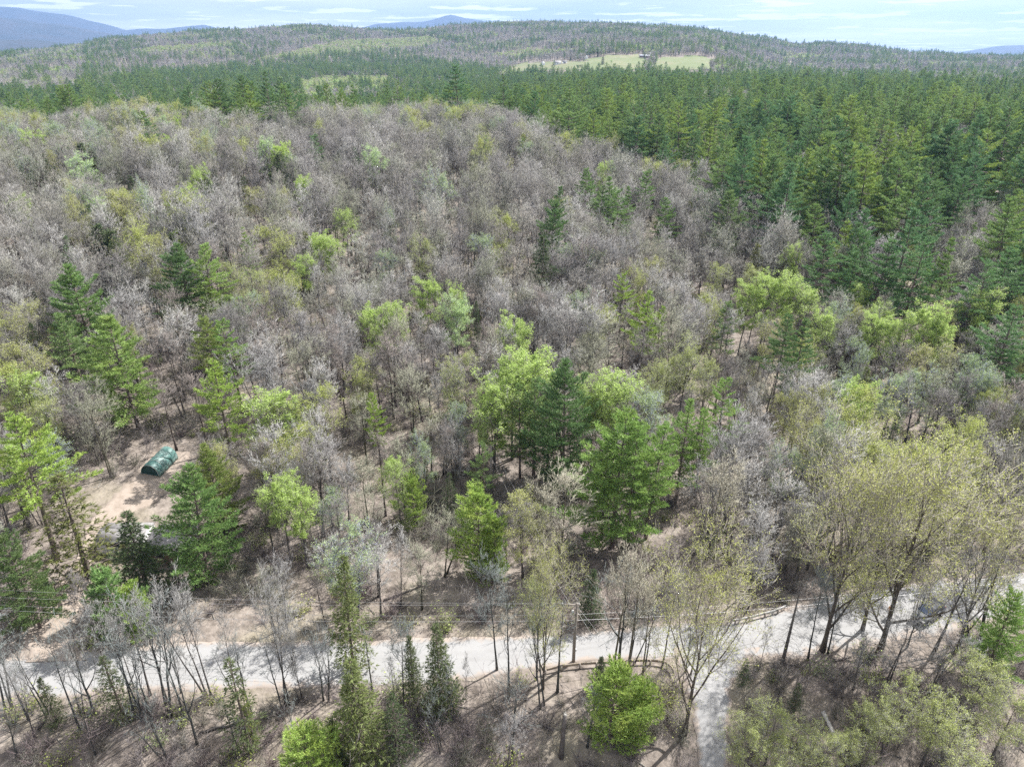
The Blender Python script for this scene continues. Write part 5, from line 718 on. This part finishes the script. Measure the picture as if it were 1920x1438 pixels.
# ---------------------------------------------------------------- guardrails
def guardrail(pts,h,m,label,cap,step=1.9):
    pts=np.array(pts); s=np.concatenate([[0],np.cumsum(np.linalg.norm(np.diff(pts,axis=0),axis=1))]); n=int(s[-1]/.25); t=np.linspace(0,s[-1],n)
    P=np.stack([np.interp(t,s,pts[:,0]),np.interp(t,s,pts[:,1])],1); kx=np.ones(7)/7
    for c in (0,1): P[3:-3,c]=np.convolve(P[:,c],kx,'valid')
    zz=hgt(P[:,0],P[:,1]); o=empty('guardrail',(P[n//2,0],P[n//2,1],zz[n//2])); O=np.array([P[n//2,0],P[n//2,1],zz[n//2]])
    d=np.gradient(P,axis=0); d/=np.linalg.norm(d,axis=1)[:,None]; nn_=np.stack([-d[:,1],d[:,0]],1)
    prof=[(-.02,-.17),(.05,-.13),(.05,-.05),(-.02,0),(.05,.05),(.05,.13),(-.02,.17),(-.05,.17),(-.05,-.17)]
    V=np.array([[(P[i,0]+nn_[i,0]*a,P[i,1]+nn_[i,1]*a,zz[i]+h-.18+c) for a,c in prof] for i in range(n)]).reshape(-1,3)-O; L_=len(prof)
    q=[(i*L_+k,i*L_+(k+1)%L_,(i+1)*L_+(k+1)%L_,(i+1)*L_+k) for i in range(n-1) for k in range(L_)]
    link('rail',mesh_from('rail',V,[np.array(q)],[m]),o)
    pm=None
    for tt in np.arange(.3,s[-1],step):
        i=min(n-1,int(tt/.25)); p=P[i]-nn_[i]*.0
        if pm is None:
            b=MB(); b.box((0,0,h*.5-.12),(.14,.16,h+.2)); po=b.build('post',M['post'],o); pm=po.data
        else: po=link('post',pm,o)
        po.location=np.array([p[0],p[1],zz[i]])-O+np.array([nn_[i][0]*-.14,nn_[i][1]*-.14,0]); po.rotation_euler=(0,0,math.atan2(d[i,1],d[i,0]))
    return tag(o,label,'guardrail')
guardrail(GR_LOW,.72,M['rust'],'weathered guardrail along the near side of the road, curling round at the junction',None)
guardrail(GR_UP,.72,M['steel'],'pale steel guardrail along the far side of the road, above the junction',None)
# ---------------------------------------------------------------- parked car
def car(x,y,yaw):
    c=empty('parked_car',(x,y,Z(x,y)+.12),yaw)
    def loft(prof,half,name,m,inset=.0,smooth=False):
        n=len(prof); V=[]
        for sgn,wd in ((-1,1),(1,1)):
            for (px,pz,ww) in prof: V.append((px,sgn*half*ww,pz))
        q=[(i,(i+1)%n,n+(i+1)%n,n+i) for i in range(n)]; b=bmesh.new(); vs=[b.verts.new(v_) for v_ in V]
        for f in q: b.faces.new([vs[k] for k in f])
        b.faces.new(vs[:n]); b.faces.new(vs[n:][::-1]); bmesh.ops.recalc_face_normals(b,faces=b.faces); bmesh.ops.bevel(b,geom=list(b.edges),offset=.045,segments=2,affect='EDGES')
        me=bpy.data.meshes.new(name); b.to_mesh(me); b.free(); me.materials.append(m)
        for p in me.polygons: p.use_smooth=smooth
        return link(name,me,c)
    loft([(-2.25,.45,.92),(-2.2,.95,.96),(-1.0,1.0,1.0),(1.0,1.0,1.0),(1.7,.93,.98),(2.2,.80,.9),(2.3,.5,.86),(2.15,.28,.9),(-2.1,.28,.95)],.90,'body',M['carpaint'])
    loft([(-2.05,.97,.93),(-1.75,1.58,.78),(-1.2,1.66,.76),(.1,1.64,.76),(.35,1.58,.76),(1.05,.98,.93)],.88,'cabin',M['carpaint'])
    def panel(name,pts,m):
        link(name,mesh_from(name,np.array(pts),[np.array([(0,1,2,3)])],[m]),c)
    panel('windscreen',[(1.06,-.72,1.045),(1.06,.72,1.045),(.42,.60,1.575),(.42,-.60,1.575)],M['bluescreen'])
    panel('rear_window',[(-2.06,.70,1.06),(-2.06,-.70,1.06),(-1.83,-.58,1.50),(-1.83,.58,1.50)],M['glass'])
    for s in (-1,1):
        for (a,b_) in (((-1.75,-.85)),((-.78,.3))):
            p=[(a,s*.815,1.06),(b_+.25*(b_>0),s*.815,1.06),(b_-.12*(b_>0),s*.70,1.54),(a+.1,s*.70,1.54)]
            panel('side_window',p if s<0 else p[::-1],M['glass'])
        b=MB(); b.box((2.19,s*.62,.72),(.16,.34,.16)); b.build('headlight',M['lamp'],c)
        b=MB(); b.box((-2.22,s*.70,.82),(.08,.22,.2)); b.build('tail_light',M['redlamp'],c)
        b=MB(); b.box((.75,s*.98,1.08),(.14,.18,.14)); b.build('mirror',M['carpaint'],c)
        for xx in (-1.38,1.38):
            w=MB(); w.tube([(xx,s*.72,.34),(xx,s*.92,.34)],[.34,.34],18); wh=w.build('wheel',M['rubber'],c); w=MB(); w.tube([(xx,s*.90,.34),(xx,s*.935,.34)],[.2,.19],12); w.build('rim',M['chrome'],wh)
    b=MB(); b.box((2.3,0,.6),(.06,1.1,.18)); b.build('grille',M['rubber'],c)
    b=MB(); b.box((2.3,0,.40),(.05,.5,.12)); b.build('number_plate',M['white'],c)
    return tag(c,'dark parked car with sky reflected in its windscreen, on the road at the right','car')
car(*PTS['car'],R(212))
# ---------------------------------------------------------------- person on the road
def person(x,y,yaw):
    p=empty('person',(x,y,Z(x,y)+.12),yaw); J=[((0,0,.98),.135),((0,0,1.15),.13),((0,0,1.32),.15),((0,0,1.44),.13),((0,0,1.53),.06),((.02,0,1.63),.095),((.02,0,1.74),.088)]
    E=[(0,1),(1,2),(2,3),(3,4),(4,5),(5,6)]
    def add(pt,r,par): J.append((pt,r)); E.append((par,len(J)-1)); return len(J)-1
    for s in (-1,1):
        a=add((0,s*.1,.88),.095,0); a=add((.03+.05*s,s*.11,.5),.065,a); a=add((.0+.1*s,s*.11,.1),.045,a); a=add((.13+.1*s,s*.12,.04),.038,a)
        a=add((0,s*.19,1.42),.062,3); a=add((-.02,s*.25,1.15),.048,a); a=add((.12,s*.24,.93),.036,a); h=add((.17,s*.23,.86),.036,a)
        for k in range(4): add((.19+.012*k,s*(.20+.018*k),.79-.006*abs(k-1.5)),.010,h)
        add((.21,s*.19,.84),.011,h)
    me=bpy.data.meshes.new('body'); me.from_pydata([j[0] for j in J],E,[]); o=link('body',me,p); md=o.modifiers.new('skin','SKIN'); sk=me.skin_vertices[0].data
    for i,(pt,r) in enumerate(J): sk[i].radius=(r,r)
    sk[0].use_root=True; md.use_smooth_shade=True; sb=o.modifiers.new('sub','SUBSURF'); sb.levels=1; sb.render_levels=2
    m=bpy.data.materials.new('clothes_and_skin'); m.use_nodes=True; N=m.node_tree.nodes; L=m.node_tree.links; tcn=N.new('ShaderNodeTexCoord'); se=N.new('ShaderNodeSeparateXYZ'); L.new(tcn.outputs['Object'],se.inputs[0]); cr=N.new('ShaderNodeValToRGB'); cr.color_ramp.interpolation='CONSTANT'
    e=cr.color_ramp.elements; e[0].position=0; e[0].color=(.03,.03,.03,1); e[1].position=.06; e[1].color=(.40,.38,.36,1)
    for po,cl in ((.47,(.50,.27,.13,1)),(.755,(.50,.32,.24,1))): q_=e.new(po); q_.color=cl
    mr=N.new('ShaderNodeMath'); mr.operation='DIVIDE'; mr.inputs[1].default_value=2.; L.new(se.outputs[2],mr.inputs[0]); L.new(mr.outputs[0],cr.inputs[0]); L.new(cr.outputs[0],N['Principled BSDF'].inputs['Base Color']); N['Principled BSDF'].inputs['Roughness'].default_value=.8; me.materials.append(m)
    b=MB(); b.tube([(.0,0,1.66),(-.01,0,1.74),(-.01,0,1.82),(0,0,1.845)],[.098,.108,.075,.02],10); b.build('hair',M['hair'],p,True)
    return tag(p,'person in orange tan top and pale trousers on the road beside the dark car','person')
person(*PTS['person'],R(200))
# ---------------------------------------------------------------- house trailer, cabin, hoop tent
(tx0,ty0),(tx1,ty1)=TRAILER; tz=Z(tx0,ty0)
def house(name,x,y,rz,L,W,eave,ridge,wallm,roofm,label,cat='house',ov=.3,windows=(),door=None,slats=0,chim=False):
    """gable roof, ridge along local x"""
    h=empty(name,(x,y,Z(x,y)-.05),rz); b=MB()
    V=[(-L/2,-W/2,-.6),(L/2,-W/2,-.6),(L/2,W/2,-.6),(-L/2,W/2,-.6),(-L/2,-W/2,eave),(L/2,-W/2,eave),(L/2,W/2,eave),(-L/2,W/2,eave),(-L/2,0,ridge-.06),(L/2,0,ridge-.06)]
    b.add(V,[(0,1,5,4),(2,3,7,6),(4,5,9,8),(6,7,8,9),(1,2,6,5),(3,0,4,7)],[(5,6,9),(7,4,8)]); b.build('wall',wallm,h)
    rf=None
    for s in (-1,1):
        b=MB(); sl=(ridge-eave)/(W/2); ye=s*(W/2+ov); ze=eave-sl*ov
        V=[(-L/2-ov,ye,ze),(L/2+ov,ye,ze),(L/2+ov,s*.0,ridge),(-L/2-ov,0,ridge)]; V+=[(a,b_,c+.09) for a,b_,c in V]
        b.add(V,[(0,1,2,3),(4,5,6,7),(0,1,5,4),(1,2,6,5),(2,3,7,6),(3,0,4,7)]); rf=b.build('roof',roofm,h)
        if slats:
            for i in range(slats):
                xx=-L/2+(i+.5)*L/slats; b=MB(); b.tube([(xx,ye,ze+.1),(xx,0,ridge+.1)],[.02,.02],4); b.build('roof_seam',roofm,rf)
    for (wx,wz,ww,wh,side) in windows:
        b=MB(); yy=side*(W/2+.02); b.box((wx,yy,wz),(ww+.14,.06,wh+.14)); f=b.build('window',M['white'],h); b=MB(); b.box((wx,yy+side*.025,wz),(ww,.03,wh)); b.build('pane',M['glass'],f)
    if door: b=MB(); b.box((door,-(W/2+.02),1.0),(.95,.06,2.0)); d=b.build('door',M['woodwall'],h); b=MB(); b.tube([(door+.36,-(W/2+.05),1.0),(door+.36,-(W/2+.12),1.0)],[.035,.035],6); b.build('handle',M['chrome'],d)
    if chim: b=MB(); b.box((L*.2,W*.12,ridge+.4),(.5,.5,1.4)); b.build('chimney',M['roofdark'],h)
    return tag(h,label,cat)
house('house_trailer',(tx0+tx1)/2+.3,ty0+1.9,R(1),6.0,3.6,2.25,2.65,M['white'],M['roofgrey'],'pale house trailer with grey roof and one dark window, at the end of the driveway','house',.12,[(-.9,1.55,1.7,.6,-1),(1.6,1.5,.8,.6,-1)],.6,8)
(cx0,cy0),(cx1,cy1)=CABIN
house('cabin',(cx0+cx1)/2,cy0+3.3,R(3),5.6,5.2,2.1,3.1,M['woodwall'],M['roofgrey'],'brown board cabin under the big rounded pine','cabin',.5,[(-1.6,1.3,.9,.8,-1),(1.5,1.3,.9,.8,-1)],0,8)
b=MB(); px_,py_=PTS['whitepost']; b.tube([(0,0,-.2),(0,0,.9),(0,0,1.05)],[.16,.16,.05],8); tag(b.build('post',M['white'],None,True,(px_,py_,Z(px_,py_))),'short white post at the wood edge right of the brown cabin','post')
def hoop_tent():
    A,B,C=[np.array(p) for p in TENT[:3]]; f=(A+B)/2; d=nrm(C-B); n_=np.array([d[1],-d[0]]); w=1.5; h=2.0; L=4.8
    tz=Z(*f); o=empty('hoop_tent',(f[0],f[1],tz)); m=22; V=[];F=[]; N_=15
    for j in range(N_):
        c=d*(j*L/(N_-1))
        for i in range(m+1):
            a=math.pi*i/m; sag=1-.025*(1+math.cos(j*math.pi*1.75*2/ (N_-1)*2)); x=-math.cos(a)*w*sag; z=math.sin(a)**.8*h*sag; p=c+n_*x; V.append((p[0],p[1],z+Z(f[0]+c[0],f[1]+c[1])-tz))
    for j in range(N_-1):
        for i in range(m): F.append((j*(m+1)+i,(j+1)*(m+1)+i,(j+1)*(m+1)+i+1,j*(m+1)+i+1))
    cv=link('cover',mesh_from('cover',np.array(V),[np.array(F)],[M['tarp']],smooth=True),o)
    sm=cv.modifiers.new('thick','SOLIDIFY'); sm.thickness=.03
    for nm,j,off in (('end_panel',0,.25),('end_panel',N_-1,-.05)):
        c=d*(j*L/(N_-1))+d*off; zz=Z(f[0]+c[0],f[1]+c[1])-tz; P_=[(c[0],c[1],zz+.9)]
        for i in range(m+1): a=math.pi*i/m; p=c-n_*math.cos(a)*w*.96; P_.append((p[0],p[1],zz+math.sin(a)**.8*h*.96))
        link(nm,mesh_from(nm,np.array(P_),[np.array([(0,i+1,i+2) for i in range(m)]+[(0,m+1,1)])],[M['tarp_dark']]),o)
    for j in (0,4,7,10,14):
        c=d*(j*L/(N_-1)); zz=Z(f[0]+c[0],f[1]+c[1])-tz; b=MB(); b.tube([(*(c-n_*math.cos(math.pi*i/m)*w*.985),zz+math.sin(math.pi*i/m)**.8*h*.985) for i in range(m+1)],.03,4,False); b.build('hoop',M['steel'],o)
    return tag(o,'green tarp hoop tent with a dark open end in the clearing','tent')
hoop_tent()
# ---------------------------------------------------------------- far farm
fa=FARM
def far_house(k,L,W,e,r,rz,wm,rm,label,cat='house',name='farm_house',win=3):
    x,y=fa[k]; ws=[(-L/2+L*(i+.5)/win,e*.5,1.1,1.3,-1) for i in range(win)]
    return house(name,x,y,rz,L,W,e,r,wm,rm,label,cat,.4,ws,0,0,cat=='house')
far_house('a',11,9,4.4,8.6,R(88),M['white'],M['roofgrey'],'white gabled farm house, left one of the two on the hay field')
far_house('b',14,9,4.,7.2,R(4),M['white'],M['roofgrey'],'white long farm house, right one of the two on the hay field')
house('garage',fa['b'][0]+14,fa['b'][1]-3,R(4),8,8,3.,5.5,M['white'],M['roofdark'],'white garage just right of the long farm house','garage',.3,[(0,1.3,3.,2.,-1)])
far_house('c',7,6,5.,7.5,R(80),M['white'],M['metalroof'],'small white house at the corner of the two hay fields')
far_house('d',22,9,3.2,5.6,R(-4),M['barn'],M['metalroof'],'long dark red barn with pale roof right of the hay field','barn','barn',5)
far_house('e',12,9,6.,10.,R(20),M['tan'],M['roofdark'],'tan house among the trees above the hay field')
far_house('f',16,11,6.,9.,R(10),M['white'],M['roofdark'],'white house high on the far wooded ridge')
far_house('g',20,11,4.,7.,R(-10),M['tan'],M['metalroof'],'pale roofed house in the far wood at the right')
far_house('h',16,9,4.,6.5,R(-4),M['white'],M['metalroof'],'white shed at the right end of the red barn','shed','shed')
for k_,kk_,h_,w_,lb_ in (('spruce','S',15,1.6,'dark lone spruce standing in the far hay field'),('bush','B',7,1.6,'round bush tree beside the lone spruce in the far hay field')):
    o=plant(kk_,0,fa[k_][0],fa[k_][1],h_,w_,.4); tag(o,lb_,KIND[kk_][1])
x0,y0=fa['c']; x1,y1=fa['d']
def offs(pl,o): return [(a,b_+o) for a,b_ in pl]
tr=[(x0-6,y0+12),(x0+30,y0+30),(x0+70,y0+55),(x1-10,y1+75)]
strip('farm_track',offs(tr,5),offs(tr,0),30,3,.9,M['dirt'],'pale dirt track along the top of the far hay field',.3,9,'track')
# ---------------------------------------------------------------- air
hb=MB(); hb.box((0,0,430),(33200,33200,900)); hz=hb.build('haze',None)
hm=bpy.data.materials.new('haze_air'); hm.use_nodes=True; N_=hm.node_tree.nodes
for n_ in list(N_):
    if n_.type=='BSDF_PRINCIPLED': N_.remove(n_)
pv=N_.new('ShaderNodeVolumePrincipled'); pv.inputs['Color'].default_value=(.34,.56,1.0,1); pv.inputs['Density'].default_value=HAZE; pv.inputs['Anisotropy'].default_value=.2
hm.node_tree.links.new(pv.outputs[0],N_['Material Output'].inputs['Volume']); hz.data.materials.append(hm)
tag(hz,'thin blue air between the camera and the far hills','haze',kind='stuff')

# ---------------------------------------------------------------- descriptions of every tree and bush
ANCH=[('the utility pole',*PTS['pole']),('the dark parked car',*PTS['car']),('the green hoop tent',-53.3,94.),('the house trailer',-51.,76.),('the brown cabin',-44.,76.),
('the near guardrail',12.,57.),('the far guardrail',29.,64.),('the road junction',22.,57.5),('the driveway mouth',-50.,58.),('the snapped dead trunk',*PTS['snag']),('the pale fallen log',32.,48.5)]
for i,(k,x,y,h,w,look) in enumerate(LM):
    nm={(897,922):'the bright rounded pine',(1165,778):'the bright tall pines',(1065,680):'the dark centre pine',(132,500):'the wide left pine',(332,462):'the twin wide pines',(1036,378):'the outlying dark pine',(1492,528):'the bright lime trees',(1665,445):'the blue green pines',(1372,358):'the broad lone pine',(500,762):'the round lime tree',(1745,588):'the tall right lime tree',(1735,930):'the big olive trees',(710,590):'the mid wood lime pair',(180,420):'the dark round spruce',(520,286):'the far spruce pair',(1102,318):'the corner pine cluster',(395,668):'the long trunked pine',(570,342):'the lone far lime tree'}
    for (uu,vv),name in nm.items():
        if LMUV[i]==(uu,vv): ANCH.append((name,x,y))
ORD=['','second ','third ','fourth ','fifth ','sixth ','seventh ','eighth ','ninth ','tenth ']
def sector(dx,dy):
    a=math.degrees(math.atan2(dy,dx))%360; return ['right of','behind and right of','behind','behind and left of','left of','in front and left of','in front of','in front and right of'][int(((a+22.5)%360)//45)]
groups={}
for o,k,look,x,y in TREES+[(b_,'bush',(b_['tone']+(' leafing bush' if lf==3 else ' bare sapling clump' if lf>3 else ' bare bush')),x,y) for b_,lf,x,y in BUSHES]:
    best=None
    for (nm,ax,ay) in ANCH:
        d=math.hypot(x-ax,y-ay)
        if d>.6 and (best is None or d<best[0]): best=(d,nm,x-ax,y-ay)
    groups.setdefault((look,best[1],sector(best[2],best[3])),[]).append((best[0],o,k))
GN={'bare_tree':'bare hardwood trees','budding_tree':'budding and leafing trees','pine_tree':'pine trees','spruce_tree':'spruce trees','bush':'low bushes on the bank'}
for (look,an,se),l in groups.items():
    l.sort(key=lambda t_:t_[0])
    for i,(d,o,k) in enumerate(l):
        if i<10: lb=(ORD[i] if i else ('nearest ' if len(l)>1 else ''))+look+', '+se+' '+an; g=GN['bush' if k=='bush' else KIND[k][0]]
        else: lb='one of the crowded '+look+'s far '+se+' '+an; g=lb[11:]
        if len(lb.split())>16: lb=lb.replace('tall ','').replace('short ','').replace('one of the ','')
        if len(lb.split())>16: lb=' '.join(lb.replace('second ','2nd ').split()).replace('and ','',1)
        tag(o,lb,'bush' if k=='bush' else KIND[k][1],g)
